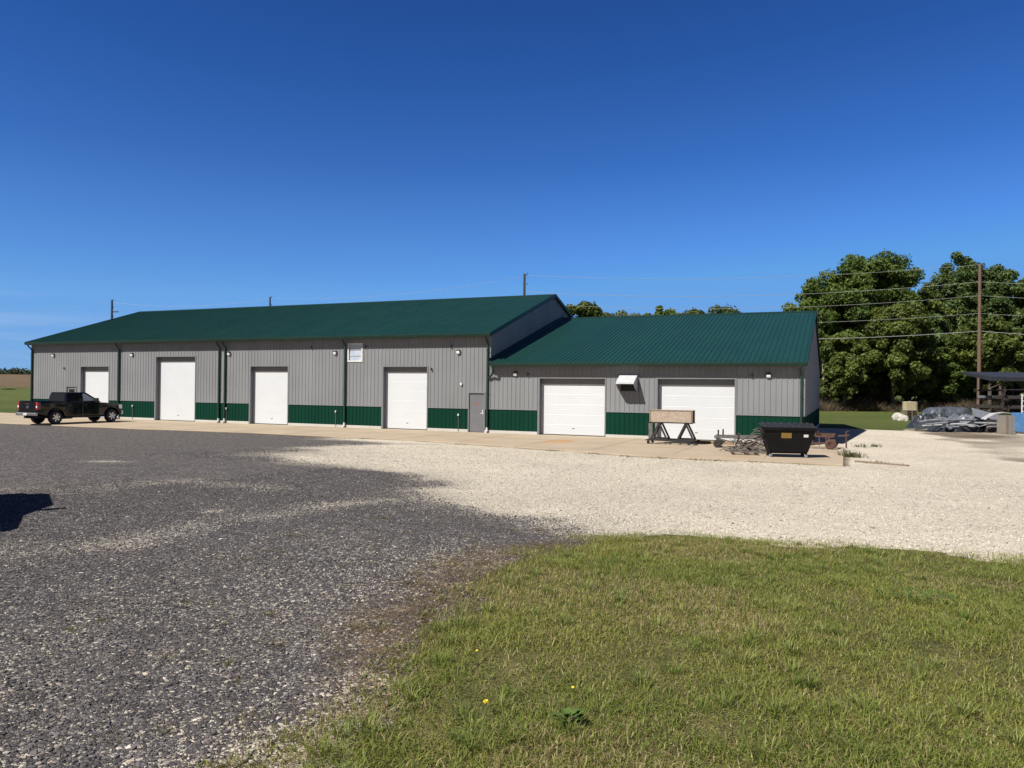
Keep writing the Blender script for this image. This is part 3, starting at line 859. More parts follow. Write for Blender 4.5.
def make_pickup(label, loc, rz, paint, suv=False):
    """x forward, origin on the ground midway between the axles; wheelbase 3.8"""
    t = thing('short_suv' if suv else 'pickup_truck', label, 'car' if suv else 'pickup truck', loc, rz)
    wb = 1.2 if suv else 1.875; rw = .40; hw = .86; ro = .62 if suv else 1.12
    # lower body with wheel arches, hood and cowl
    xb0, xb1, xt0, xt1 = (-wb - ro + .03, wb - .35, -wb - ro + .22, wb - 1.25) if suv else (-1.26, 1.16, -1.12, .16)
    zb, zt, hb, ht = 1.28, 1.89, .84, .69
    side = [(-wb - ro, .62)] + [(-wb - .52, .52)] + arc(-wb, .42, .52, 170, 10) + [(-wb + .55, .46), (wb - .55, .46)] + arc(wb, .42, .52, 170, 10) + \
           [(wb + .56, .50), (wb + .70, .52), (wb + .74, .80), (wb + .70, 1.08), (wb + .58, 1.17), (xb1 - .15, 1.27), (xb1 - .3, 1.29), (xb0, 1.30)] + ([(-wb - ro, 1.28)] if suv else [(xb0, .86), (-wb - ro, .86)])
    b = MB(); b.prism(side, 'y', -hw, hw)
    body = b.build('body', paint, t, smooth=True, bevel=.035)
    # bed sides
    for s in (-1, 1):
        y0, y1 = sorted((s * hw, s * (hw - .09)))
        o = [(-wb - ro - .02, .84), (xb0 - .02, .84), (xb0 - .02, 1.36), (-wb - ro + .02, 1.38), (-wb - ro - .02, 1.34)]
        if not suv:
            b = MB(); b.prism(o, 'y', y0, y1); b.build('bed_side', paint, t, smooth=True, bevel=.02)
        # flared arch lip
        b = MB()
        for cx in (-wb, wb):
            pts = [(x, s * (hw + .005), z) for x, z in arc(cx, .42, .545, 172, 8, 12)]
            b.tube(pts, .028, 6)
        b.build('arch_lip', paint, t, smooth=True)
    b = MB(); b.box(xb0 - .08, xb0 - .01, -.76, .76, .862, 1.36)
    if not suv: b.build('bed_front', paint, t)
    # tailgate
    b = MB(); b.box(-wb - ro - .04, -wb - ro + .03, -.75, .75, .66, 1.35)
    tg = b.build('tailgate', paint, t, bevel=.02)
    b = MB(); b.box(-wb - ro - .055, -wb - ro - .042, -.16, .16, 1.16, 1.25); b.build('handle', M['dark'], tg)
    b = MB(); b.lathe([(-.014, .001), (-.014, .075), (0, .085)], (-wb - ro - .042, 0, 1.02), 'x', 20)
    for i in range(len(b.v)): b.v[i] = (b.v[i][0], b.v[i][1] * 1.5, b.v[i][2])
    b.build('emblem', M['emblem'], tg)
    # bumper, plate, hitch
    b = MB(); b.prism([(-wb - ro - .02, .52), (-wb - ro - .16, .54), (-wb - ro - .18, .66), (-wb - ro - .16, .70), (-wb - ro - .02, .70)], 'y', -.85, .85)
    bp = b.build('rear_bumper', M['chrome'], t, bevel=.015)
    b = MB(); b.box(-wb - ro - .192, -wb - ro - .181, -.16, .16, .555, .685); b.build('licence_plate', M['plate'], bp)
    b = MB(); b.box(-wb - ro - .18, -wb - 1.1, -.05, .05, .40, .48); b.build('hitch', M['underbody'], bp)
    b = MB(); b.prism([(wb + .67, .46), (wb + .83, .50), (wb + .84, .70), (wb + .69, .74)], 'y', -.85, .85); b.build('front_bumper', M['chrome'], t, bevel=.015)
    b = MB(); b.box(wb + .70, wb + .755, -.55, .55, .78, 1.06); b.build('grille', M['dark'], t, bevel=.01)
    for s in (-1, 1):
        y0, y1 = sorted((s * .975, s * .80))
        b = MB(); b.box(-wb - ro - .05, -wb - ro + .14, *sorted((s * (hw + .008), s * .72)), .88, 1.32); tl = b.build('tail_light', M['tail_red'], t, bevel=.015)
        b = MB(); b.box(-wb - ro - .058, -wb - ro - .049, *sorted((s * .85, s * .75)), 1.0, 1.10); b.build('reverse_lens', M['lens'], tl)
        b = MB(); b.prism([(wb + .50, .86), (wb + .745, .84), (wb + .735, 1.08), (wb + .60, 1.12), (wb + .48, 1.10)], 'y', *sorted((s * .57, s * (hw + .004)))); b.build('headlight', M['lens'], t, bevel=.012)
    # cab: tapered greenhouse
    def cab(x_b0, x_b1, x_t0, x_t1, zb, zt, hb, ht):
        return [(x_b0, -hb, zb), (x_b1, -hb, zb), (x_b1, hb, zb), (x_b0, hb, zb), (x_t0, -ht, zt), (x_t1, -ht, zt), (x_t1, ht, zt), (x_t0, ht, zt)]
    fc = [(0, 3, 2, 1), (4, 5, 6, 7), (0, 1, 5, 4), (1, 2, 6, 5), (2, 3, 7, 6), (3, 0, 4, 7)]
    b = MB(); b.add(cab(xb0, xb1, xt0, xt1, zb, zt, hb, ht), fc)
    b.build('cab', paint, t, smooth=True, bevel=.05, segs=3)
    xm = (xb0 + xt1) / 2 + .15 if suv else -.16
    # windows lie 6 mm proud of the sloping cab faces
    def on_side(s, x, z, off=.008):
        k = (z - zb) / (zt - zb)
        return (x, s * (hb + (ht - hb) * k + off), z)
    for s in (-1, 1):
        for quad_, mt in (([(xb0 + .20, 1.37), (xm - .05, 1.37), (xm - .05, 1.80), (xb0 + .28, 1.80)], 'glass'), ([(xm + .05, 1.37), (xb1 - .38, 1.37), (xt1 - .08, 1.80), (xm + .05, 1.80)], 'glass_lit_tint' if s < 0 else 'glass')):
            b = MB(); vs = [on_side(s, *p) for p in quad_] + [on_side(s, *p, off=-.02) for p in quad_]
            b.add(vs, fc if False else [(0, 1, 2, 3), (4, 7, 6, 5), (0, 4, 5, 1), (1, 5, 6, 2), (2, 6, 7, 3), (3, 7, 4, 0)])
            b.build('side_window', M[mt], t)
        # doors, slightly proud panels below the belt line
        for (x0, x1) in ((max(xb0 + .08, -wb + .56), xm - .015), (xm + .015, min(xb1 - .2, wb - .56))):
            b = MB(); b.box(x0, x1, *sorted((s * (hw - .03), s * (hw + .006))), .53, 1.26)
            dr = b.build('door', paint, t, bevel=.012)
            b = MB(); b.box(x0 + .06, x0 + .26, *sorted((s * (hw + .006), s * (hw + .035))), 1.10, 1.14); b.build('handle', M['dark'], dr, bevel=.006, segs=1)
        b = MB(); b.prism([(xb1 - .54, 1.30), (xb1 - .40, 1.30), (xb1 - .44, 1.54), (xb1 - .56, 1.54)], 'y', *sorted((s * (hw + .04), s * (hw + .26))))
        b.box(xb1 - .52, xb1 - .46, *sorted((s * (hw - .06), s * (hw + .05))), 1.31, 1.36)
        b.build('mirror', M['dark'], t, bevel=.015)
        b = MB(); b.box(-wb + .6, wb - .6, *sorted((s * (hw - .05), s * (hw + .05))), .36, .42); b.build('running_board', M['dark'], t, bevel=.01)
    kx = lambda z, xa, xb: xa + (xb - xa) * (z - zb) / (zt - zb)
    for nm, xa, xb, sg in (('rear_window', xb0, xt0, -1), ('windshield', xb1, xt1, 1)):
        b = MB(); z0, z1 = 1.36, 1.82
        vs = []
        for off in (.008, -.02):
            vs += [(kx(z0, xa, xb) + sg * off, -.64, z0), (kx(z0, xa, xb) + sg * off, .64, z0), (kx(z1, xa, xb) + sg * off, .56, z1), (kx(z1, xa, xb) + sg * off, -.56, z1)]
        b.add(vs, [(0, 1, 2, 3), (4, 7, 6, 5), (0, 4, 5, 1), (1, 5, 6, 2), (2, 6, 7, 3), (3, 7, 4, 0)])
        b.build(nm, M['glass'], t)
    b = MB(); b.box(-wb - 1.0, wb + .7, -.55, .55, .36, .5)
    for x in (-wb, wb): b.tube([(x, -.75, .40), (x, .75, .40)], .07, 8)
    b.tube([(-wb - .3, -.6, .33), (-wb + 1.2, -.6, .33)], .04, 8)
    b.build('chassis', M['underbody'], t)
    b = MB()
    for x in (-wb, wb):
        for s in (-1, 1): b.box(x - .50, x + .50, *sorted((s * .56, s * .58)), .45, .92)
    b.build('wheel_well', M['underbody'], t)
    for x in (-wb, wb):
        for s in (-1, 1):
            b = MB(); pr = [(-.13, .24), (-.135, .33), (-.12, .385), (-.08, rw), (.08, rw), (.12, .385), (.135, .33), (.13, .24)]
            b.lathe(pr, (x, s * .745, rw), 'y', 32)
            w = b.build('wheel', M['rubber'], t, smooth=True)
            b = MB(); yo = s * .745 + s * .10
            b.lathe([(0, .255), (-s * .02, .25), (-s * .05, .21), (-s * .10, .20)], (x, yo + s * .03, rw), 'y', 32)
            for k in range(6):
                a = R(60 * k + 15)
                b.bar((x + .03 * math.cos(a), yo + s * .01, rw + .03 * math.sin(a)), (x + .24 * math.cos(a), yo + s * .018, rw + .24 * math.sin(a)), .03, .085, up=(-math.sin(a), 0, math.cos(a)))
            b.lathe([(s * .03, .001), (s * .03, .05), (0, .065)], (x, yo, rw), 'y', 16)
            b.build('rim', M['alloy'], w, smooth=False)
            b = MB(); b.lathe([(0, .001), (0, .22)], (x, yo - s * .09, rw), 'y', 20); b.build('brake_disc', M['underbody'], w)
    return t


TS = .92
hd_ = R(90.5)
fw = Vector((math.cos(hd_), math.sin(hd_), 0)); lf = Vector((-fw.y, fw.x, 0))
rear_contact = Vector((-23.06, -6.41, 0))
tc_ = rear_contact + fw * 1.875 * TS + lf * .82 * TS
tk_ = make_pickup('black crew cab pickup truck parked nose in at the long shop', (tc_.x, tc_.y, 0), hd_, M['black_paint'])
tk_.scale = (TS, TS, TS)
# the car just outside the frame on the left whose shadow falls on the gravel
al, pe = 12.0, -1.66
p2 = Vector((CAM[0] - .846 * al + .533 * pe, CAM[1] + .533 * al + .846 * pe, 0))
make_pickup('maroon short sport utility car standing alone on the dark gravel', (p2.x, p2.y, gz(p2.x, p2.y)), R(-32), M['truck_red'], suv=True)
#PART2

# ------------------------------------------------------------------ cart with A-frames by the sixth door
def make_cart():
    t = thing('a_frame_cart', 'black A-frame cart on casters carrying a long worn board box', 'cart', (9.62, -2.72, 0), R(1.5))
    b = MB()
    for y in (-.42, .42): b.bar((-.92, y, .17), (.92, y, .17), .07, .06)
    for x in (-.88, -.3, .3, .88): b.bar((x, -.42, .17), (x, .42, .17), .06, .055)
    b.bar((-1.0, -.44, .16), (1.05, -.40, .13), .03)
    b.build('base_frame', M['cart_steel'], t)
    for y in (-.42, .42):
        for cx in (-.42, .66):
            b = MB(); o = .0 if y < 0 else -.05
            b.bar((cx - .33 + o, y, .19), (cx + o, y, .88), .07); b.bar((cx + .33 + o, y, .19), (cx + o, y, .88), .07)
            b.bar((cx - .34 + o, y, .215), (cx + .34 + o, y, .215), .05)
            b.build('a_frame', M['cart_steel'], t)
    b = MB()
    for x in (-.45, .62): b.bar((x, -.46, .89), (x, .46, .89), .06, .045)
    b.bar((-.94, -.3, .885), (.94, -.3, .885), .05, .04); b.bar((-.94, .3, .885), (.94, .3, .885), .05, .04)
    b.build('top_rail', M['cart_steel'], t)
    for x in (-.86, .80):
        for y in (-.42, .42):
            b = MB(); b.lathe([(-.025, .001), (-.025, .055), (-.015, .065), (.015, .065), (.025, .055), (.025, .001)], (x, y, .066), 'y', 16)
            b.box(x - .05, x + .05, y - .045, y + .045, .125, .14); b.box(x - .02, x + .02, y - .04, y - .03, .06, .13); b.box(x - .02, x + .02, y + .03, y + .04, .06, .13)
            b.build('caster', M['cart_steel'], t)
    b = MB(); b.box(-.86, -.70, -.40, -.38, .22, .86); b.build('upright_plate', M['scrap'], t)
    p = thing('board_box', 'long open ended box of worn speckled board lying on the black A-frame cart', 'box', (9.62, -2.72, .911), R(1.5))
    b = MB(); b.box(-.84, .92, -.34, -.322, 0, .50); b.box(-.84, .92, .322, .34, 0, .50); b.box(-.84, .92, -.322, .322, .48, .498)
    b.box(-.84, .92, -.322, .322, .002, .02)
    b.build('panel', M['board'], p)
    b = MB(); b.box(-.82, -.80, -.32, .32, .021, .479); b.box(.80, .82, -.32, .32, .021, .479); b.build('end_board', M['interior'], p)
    b = MB()
    for x in (-.83, .86): b.box(x, x + .04, -.352, -.341, .01, .455)
    b.box(-.85, .93, -.352, -.341, .46, .498)
    b.build('edge_batten', M['wood'], p)
make_cart()
pk = thing('timber_plank', 'tan timber plank lying on the concrete between the cart and trailer frame', 'plank', (11.05, -1.55, 0), R(-3))
b = MB(); b.box(-.95, .95, -.10, .10, .004, .10); b.build('board', M['plank'], pk, bevel=.006)
b = MB()
for x in (-.55, .5): b.box(x, x + .09, -.13, .13, .102, .14)
b.build('cleat', M['rust'], pk)


# ------------------------------------------------------------------ dumpster
def make_dumpster():
    t = thing('dumpster', 'black rubbish dumpster with yellow sticker on the end of the concrete', 'dumpster', (14.42, -6.72, 0), R(15)); t.scale = (.93, .93, 1)
    b = MB()
    # tapered hopper, open inside, walls 12 mm
    zb, zt = .19, .99; w0, w1 = .68, .93; f0, f1 = -.30, -.46; r0, r1 = .42, .46
    th = .02
    def ring(k, i):
        w = w0 + (w1 - w0) * k - i; f = f0 + (f1 - f0) * k + i; r = r0 + (r1 - r0) * k - i; z = zb + (zt - zb) * k
        return [(-w, f, z), (w, f, z), (w, r, z), (-w, r, z)]
    o0, o1, i1, i0 = ring(0, 0), ring(1, 0), ring(1, th), ring(.03, th)
    vs = o0 + o1 + i1 + i0; fs = [(0, 3, 2, 1)]
    for a in (0, 4, 8):
        for k in range(4): fs.append((a + k, a + (k + 1) % 4, a + 4 + (k + 1) % 4, a + 4 + k))
    fs.append((12, 13, 14, 15)); b.add(vs, fs)
    b.build('hopper', M['dumpster'], t, bevel=.006, segs=1)
    b = MB(); b.bar((-.95, f1 - .02, .97), (.95, f1 - .02, .97), .05, .06); b.bar((-.95, r1 + .02, .97), (.95, r1 + .02, .97), .05, .06)
    b.bar((-.95, f1, .97), (-.95, r1, .97), .05, .06); b.bar((.95, f1, .97), (.95, r1, .97), .05, .06)
    b.build('rim', M['dumpster'], t)
    for x in (-.80, .80):
        b = MB(); b.box(x - .07, x + .07, -.34, .40, .60, .72) if False else b.box(x + (.02 if x > 0 else -.12), x + (.12 if x > 0 else -.02), -.30, .36, .62, .74)
        b.build('fork_pocket', M['dumpster'], t, bevel=.008, segs=1)
    for x in (-.47, .47):
        b = MB()
        b.add([(x - .46, -.50, 1.01), (x + .46, -.50, 1.01), (x + .46, .50, 1.10), (x - .46, .50, 1.10), (x - .46, -.50, 1.045), (x + .46, -.50, 1.045), (x + .46, .50, 1.135), (x - .46, .50, 1.135)],
              [(0, 3, 2, 1), (4, 5, 6, 7), (0, 1, 5, 4), (1, 2, 6, 5), (2, 3, 7, 6), (3, 0, 4, 7)])
        for k in range(4):
            xx = x - .33 + k * .22
            b.add([(xx - .05, -.47, 1.046), (xx + .05, -.47, 1.046), (xx + .05, .46, 1.13), (xx - .05, .46, 1.13), (xx - .035, -.44, 1.09), (xx + .035, -.44, 1.09), (xx + .035, .43, 1.17), (xx - .035, .43, 1.17)],
                  [(0, 3, 2, 1), (4, 5, 6, 7), (0, 1, 5, 4), (1, 2, 6, 5), (2, 3, 7, 6), (3, 0, 4, 7)])
        b.build('lid', M['lid'], t, bevel=.006, segs=1)
    b = MB()
    for x in (-.62, .62): b.box(x - .04, x + .04, -.28, .38, .12, .19)
    b.box(-.66, .66, -.20, -.14, .13, .188)
    b.build('skid', M['dumpster'], t)
    for x in (-.62, .62):
        for y in (-.24, .34):
            b = MB(); b.lathe([(-.025, .001), (-.025, .052), (-.015, .06), (.015, .06), (.025, .052), (.025, .001)], (x, y, .061), 'y', 16)
            b.build('caster', M['pipe_grey'] if y < 0 else M['rubber'], t)
    yf = lambda z: f0 + (f1 - f0) * (z - zb) / (zt - zb)
    def plate(nm, x0, x1, z0, z1, mt):
        b = MB(); b.add([(x0, yf(z0) - .004, z0), (x1, yf(z0) - .004, z0), (x1, yf(z1) - .004, z1), (x0, yf(z1) - .004, z1),
                         (x0, yf(z0) + .004, z0), (x1, yf(z0) + .004, z0), (x1, yf(z1) + .004, z1), (x0, yf(z1) + .004, z1)],
                        [(0, 1, 2, 3), (4, 7, 6, 5), (0, 4, 5, 1), (1, 5, 6, 2), (2, 6, 7, 3), (3, 7, 4, 0)])
        return b.build(nm, M[mt], t)
    plate('warning_sticker', -.28, .08, .66, .84, 'sticker_y'); plate('white_label', .50, .66, .70, .79, 'sticker_w')
    return t
make_dumpster()

# ------------------------------------------------------------------ steel trailer frame, scrap heap, rusty implement
t = thing('trailer_frame', 'low bare steel trailer frame with small wheels and two short posts', 'trailer frame', (12.35, -3.3, 0), R(4))
b = MB()
for y in (-.32, .32): b.bar((-.85, y, .42), (1.0, y, .44), .09, .10)
for x in (-.8, -.1, .5, .95): b.bar((x, -.32, .40), (x, .32, .40), .07)
b.bar((-.8, -.32, .37), (.2, -.36, .16), .05); b.bar((.2, -.34, .16), (.95, -.32, .38), .05)
b.build('frame', M['scrap'], t)
for x in (-.70, -.56):
    b = MB(); b.tube([(x, -.3 if x < -.6 else .3, .44), (x, -.3 if x < -.6 else .3, .70)], .03, 8); b.build('post', M['cart_steel'], t)
for y in (-.42, .42):
    b = MB(); b.lathe([(-.05, .05), (-.055, .12), (-.04, .16), (.04, .16), (.055, .12), (.05, .05)], (-.72, y, .165), 'y', 20)
    w = b.build('wheel', M['rubber'], t, smooth=True)
    b = MB(); b.lathe([(-.03, .001), (-.03, .08), (.03, .08), (.03, .001)], (-.72, y, .165), 'y', 16); b.build('rim', M['rust'], w)

def bent(rr, ln):
    pts = [Vector((0, 0, 0))]; d = Vector((rr.uniform(-1, 1), rr.uniform(-.5, .5), rr.uniform(-.1, .3))).normalized()
    for k in range(3):
        pts.append(pts[-1] + d * ln / 3); d = (d + Vector((rr.uniform(-.5, .5), rr.uniform(-.4, .4), rr.uniform(-.45, .3)))).normalized()
    return pts
rr = random.Random(5)
for i in range(64):
    pts = bent(rr, rr.uniform(.5, 1.3))
    m_ = sum(pts, Vector()) / 4
    k = rr.random()
    cx, cy = 13.15 + rr.gauss(0, .33) - (.35 if k < .4 else 0), -5.2 + rr.gauss(0, .45)
    h = max(.03, .85 * math.exp(-((cx - 13.35) / .38) ** 2 - ((cy + 5.1) / .8) ** 2) * rr.random() + .03)
    lowest = min(p.z for p in pts)
    b = MB(); pp = [p - m_ for p in pts]; lo = min(p.z for p in pp)
    if i % 3: b.tube(pp, rr.uniform(.012, .028), 6)
    else:
        for a, c in zip(pp[:-1], pp[1:]): b.bar(a, c, .07, .012)
    o = b.build('scrap_bar', M['scrap'] if i % 4 else M['rust'], None, loc=(cx, cy, h - lo * (1 if h < .08 else .6)))
    tag(o, 'bent scrap bar in the tangled heap beside the black dumpster', 'scrap bar', 'scrap bars in the heap beside the dumpster')
t = thing('scrap_pallet', 'dark broken pallet piece lying in front of the scrap heap', 'pallet', (13.0, -6.5, 0), R(12))
b = MB()
for y in (-.22, 0, .22): b.box(-.45, .45, y - .06, y + .06, .09, .11)
b.build('deck', M['scrap'], t)
b = MB()
for x in (-.4, .05, .4): b.box(x - .04, x + .04, -.28, .28, .002, .088)
b.build('stringer', M['rust'], t)

t = thing('rusty_implement', 'rusty red brown farm implement with small wheels behind the black dumpster', 'implement', (15.35, -1.9, 0), R(-6))
b = MB()
b.bar((-.9, -.3, .50), (.55, -.3, .50), .08); b.bar((-.9, .3, .55), (.55, .3, .55), .08); b.bar((.5, -.35, .5), (.5, .35, .55), .08)
b.bar((-.5, -.3, .5), (-.3, -.1, .95), .06); b.bar((-.3, -.1, .95), (0, .2, .5), .06); b.bar((-.9, -.3, .2), (.4, -.35, .24), .06)
b.bar((.35, -.3, .5), (.35, -.35, .2), .06); b.bar((-.6, -.3, .5), (-.62, -.32, .02), .06); b.bar((.65, 0, .52), (1.05, 0, .56), .06)
b.bar((-.62, .3, .53), (-.62, .3, .02), .06)
for k in range(5): b.bar((-.75 + k * .25, -.3, .48), (-.72 + k * .25, -.42, .12), .035)
b.build('frame', M['rust'], t)
for y in (-.42, .42):
    b = MB(); b.lathe([(-.04, .08), (-.045, .14), (-.03, .19), (.03, .19), (.045, .14), (.04, .08)], (.42, y, .195), 'y', 22)
    for k in range(5): b.bar((.42, y, .195), (.42 + .12 * math.cos(k * 1.257), y, .195 + .12 * math.sin(k * 1.257)), .02)
    b.build('wheel', M['rust'], t)
b = MB(); b.tube([(.95, 0, .05), (.95, 0, .70)], .03, 8); b.tube([(.95, 0, .70), (1.05, 0, .72)], .02, 6); b.build('jack_stand', M['rust'], t)

# ------------------------------------------------------------------ storage yard on the right
YR = YAW      # things there are set square to the view of the drive


def gpt(px, py, d):
    p = at(px, py, d); return (p.x, p.y, gz(p.x, p.y))


# rocks under the tank and the tank on its pallet stack
rk = random.Random(3)
for i, (px, py, d, s) in enumerate(((897, 419, 63, .44), (901, 419, 62, .40), (905, 420, 61, .34))):
    p = gpt(px, py, d)
    b = MB(); b.blob((0, 0, s * .62), (s * .85, s * .8, s * .95), .22, 2, i)
    o = b.build('boulder', M['rock'], None, loc=(p[0], p[1], p[2] - .08))
    tag(o, ['largest pale boulder, at the grass edge below the yellowed tank', 'mid sized pale boulder between two others below the yellowed tank', 'smallest pale boulder, just below the yellowed tank'][i], 'boulder', 'pale boulders below the tank')
p = gpt(909.5, 418, 64)
t = thing('pallet_stack', 'stack of weathered grey brown pallets holding up the yellowed tank', 'pallet stack', p, YR); t.scale = (.8, .8, .8)
for k in range(6):
    b = MB(); z = k * .16
    for y in (-.5, -.25, 0, .25, .5): b.box(-.62, .62, y - .06, y + .06, z + .12, z + .145)
    for x in (-.56, 0, .56): b.box(x - .05, x + .05, -.55, .55, z + .002, z + .118)
    b.build('pallet', M['wood'], t)
t = thing('liquid_tank', 'yellowed square plastic liquid tank in a wire cage on the pallet stack', 'tank', (p[0], p[1], p[2] + .966 * .8), YR); t.scale = (.72, .72, .72)
b = MB(); b.box(-.57, .57, -.47, .47, .02, 1.02); b.lathe([(1.02, .12), (1.07, .12), (1.07, .001)], (0, 0, 0), 'z', 16); b.build('tank_body', M['tote'], t, bevel=.06)
b = MB()
for z in (.05, .25, .45, .65, .85, 1.03):
    for y in (-.50, .50): b.bar((-.6, y, z), (.6, y, z), .022)
    for x in (-.6, .6): b.bar((x, -.5, z), (x, .5, z), .022)
for k in range(6):
    x = -.6 + k * .24
    for y in (-.515, .515): b.bar((x, y, .0), (x, y, 1.04), .022)
b.build('cage', M['steel'], t)


def lumpy(name, label, cat, loc, sx, sy, sz, mat, seed, rz=YR, rough=.22, nx=22, ny=14, fall=2.6):
    """a sheet draped over a stack: height field with folds and a closed base"""
    r = np.random.default_rng(seed)
    u, v = np.meshgrid(np.linspace(-1, 1, nx), np.linspace(-1, 1, ny))
    env = (1 - np.abs(u) ** (fall * 2)) * (1 - np.abs(v) ** (fall * 1.6))
    n = vnoise(u * 3 + 20, v * 3 + 20, .5, seed) * .6 + vnoise(u * 6 + 20, v * 6 + 20, .5, seed + 1) * .4
    z = sz * env * (1 - rough + rough * 2 * (n - .3)); z = np.maximum(z, 0)
    x = u * sx / 2 + (n - .5) * .12; y = v * sy / 2 + (vnoise(u * 3 + 9, v * 3 + 9, .6, seed + 2) - .5) * .2
    vs = [tuple(p) for p in np.stack([x.ravel(), y.ravel(), z.ravel()], 1)]
    fs = [(j * nx + i, j * nx + i + 1, (j + 1) * nx + i + 1, (j + 1) * nx + i) for j in range(ny - 1) for i in range(nx - 1)]
    rim = [i for i in range(nx)] + [j * nx + nx - 1 for j in range(1, ny)] + [(ny - 1) * nx + i for i in range(nx - 2, -1, -1)] + [j * nx for j in range(ny - 2, 0, -1)]
    fs.append(tuple(rim[::-1]))
    b = MB(); b.add(vs, fs)
    o = b.build(name, mat, None, loc=loc); o.rotation_euler = (0, 0, rz)
    return tag(o, label, cat)
p = gpt(946, 418, 55)
lumpy('tarp_covered_stack', 'grey blue tarp over a long flat topped stack', 'tarp', (p[0], p[1], -.05), 3.5, 1.8, 1.30, M['tarp_grey'], 41, rough=.08, fall=4)
p = gpt(930, 428, 49)
lumpy('black_sheet_heap', 'crumpled black plastic sheet heap nearest the pale boulders', 'plastic sheet', (p[0], p[1], -.05), 2.3, 1.8, 1.1, M['tarp_black'], 51, rough=.5)
p = gpt(973, 430, 46.5)
lumpy('sheet_metal_heap', 'broad heap of dull grey sheeting between black plastic and board crate', 'sheet heap', (p[0], p[1], -.05), 3.3, 2.0, 1.05, M['sheet_grey'], 61, rough=.3, fall=3.5)
p = gpt(962, 432, 45)
lumpy('black_liner_heap', 'low folded black liner lying along the foot of the grey sheeting', 'plastic sheet', (p[0], p[1], -.05), 4.2, 1.0, .50, M['tarp_black'], 71, rough=.55)
# loose pipes and white strips over the heap, one object each
rp = random.Random(9)
for i in range(16):
    px = 938 + i * 4.0 + rp.uniform(-3, 3); d = 44.3 + rp.uniform(-.4, .8)
    q = at(px, 424 + rp.uniform(-5, 6), d); z = max(q.z, gz(q.x, q.y) + .06)
    ln = rp.uniform(.9, 2.4); a = YR + rp.gauss(0, .35)
    b = MB(); b.tube([(-ln / 2, 0, 0), (0, 0, rp.uniform(-.03, .04)), (ln / 2, 0, 0)], rp.uniform(.025, .06), 8)
    o = b.build('loose_pipe', M['pipe_grey'] if i % 8 else M['pale_sheet'], None, loc=(q.x, q.y, z)); o.rotation_euler = (0, rp.uniform(-.12, .12), a)
    tag(o, 'pale pipe lying across the yard pile' if i % 8 == 0 else 'dull grey pipe lying across the yard pile', 'pipe', 'loose pipes on the yard pile')
for i in range(11):
    px = 928 + i * 6.2 + rp.uniform(-4, 4); d = 45.2 + rp.uniform(-.6, 1.0)
    q = at(px, 420 + rp.uniform(-4, 8), d); ln = rp.uniform(.9, 2.2); wd = rp.uniform(.4, .8)
    b = MB(); pr = [(-wd / 2 + wd * k / 8, .015 * (k % 2)) for k in range(9)]
    b.prism(pr + [(u, v - .006) for u, v in pr[::-1]], 'x', -ln / 2, ln / 2)
    o = b.build('roofing_sheet', (M['sheet_grey'], M['tarp_black'], M['pipe_grey'], M['sheet_grey'])[i % 4], None, loc=(q.x, q.y, max(q.z, .12)))
    o.rotation_euler = (R(rp.uniform(-5, 55)), R(rp.uniform(-14, 14)), YR + rp.gauss(0, .35))
    tag(o, ('dull grey', 'blackish', 'dull grey', 'dull grey')[i % 4] + ' ribbed sheet offcut tipped on the yard pile', 'sheet', 'ribbed sheet offcuts on the yard pile')
# bent white sheet arching over the end of the pile
p = gpt(996, 434, 44.6)
t = thing('bent_white_sheet', 'bent white plastic sheet arching over beside the board crate', 'plastic sheet', p, YR)
b = MB(); path = [(-1.15, .05), (-.95, .45), (-.6, .85), (-.1, 1.12), (.5, 1.20), (1.0, 1.13)]
inner = [(x, z - .03) for x, z in path[::-1]]
b.prism(path + inner, 'y', -.1, .4); b.build('sheet', M['pale_sheet'], t)
b = MB(); b.box(-.7, .9, -.2, .45, .05, .75); b.build('backing_stack', M['stored'], t)
p = gpt(1009.5, 435.5, 43.2)
t = thing('board_crate', 'tall weathered grey board crate standing beside the blue bin', 'crate', p, YR)
b = MB()
for k in range(5): x = -.47 + k * .19; b.box(x, x + .175, -.40, -.375, .02, 1.06); b.box(x, x + .175, .375, .40, .02, 1.06)
b.box(-.47, -.45, -.372, .372, .02, 1.04); b.box(.45, .47, -.372, .372, .02, 1.04); b.box(-.44, .44, -.37, .37, .05, .98)
b.build('boards', M['crate'], t)
b = MB()
for x in (-.42, .42): b.box(x - .05, x + .05, -.425, -.402, .01, 1.08)
b.build('corner_post', M['wood'], t)
p = gpt(1031, 437, 42.5)
t = thing('blue_bin', 'blue painted steel bin with rusty scrapes beside the board crate', 'bin', p, YR)
b = MB(); b.add([(-.70, -.5, .16), (.70, -.5, .16), (.70, .5, .16), (-.70, .5, .16), (-.74, -.56, 1.22), (.74, -.56, 1.22), (.74, .56, 1.22), (-.74, .56, 1.22)],
               [(0, 3, 2, 1), (4, 5, 6, 7), (0, 1, 5, 4), (1, 2, 6, 5), (2, 3, 7, 6), (3, 0, 4, 7)])
b.build('bin_body', M['blue'], t, bevel=.02)
b = MB()
for k in range(4): x = -.54 + k * .36; b.bar((x, -.53, .18), (x, -.585, 1.2), .06, .05)
b.bar((-.76, -.58, 1.19), (.76, -.58, 1.19), .06, .07)
b.build('rib', M['blue'], t)
b = MB()
for x in (-.55, .55): b.box(x - .06, x + .06, -.5, .5, .002, .158)
b.build('skid', M['white_sheet'], t)
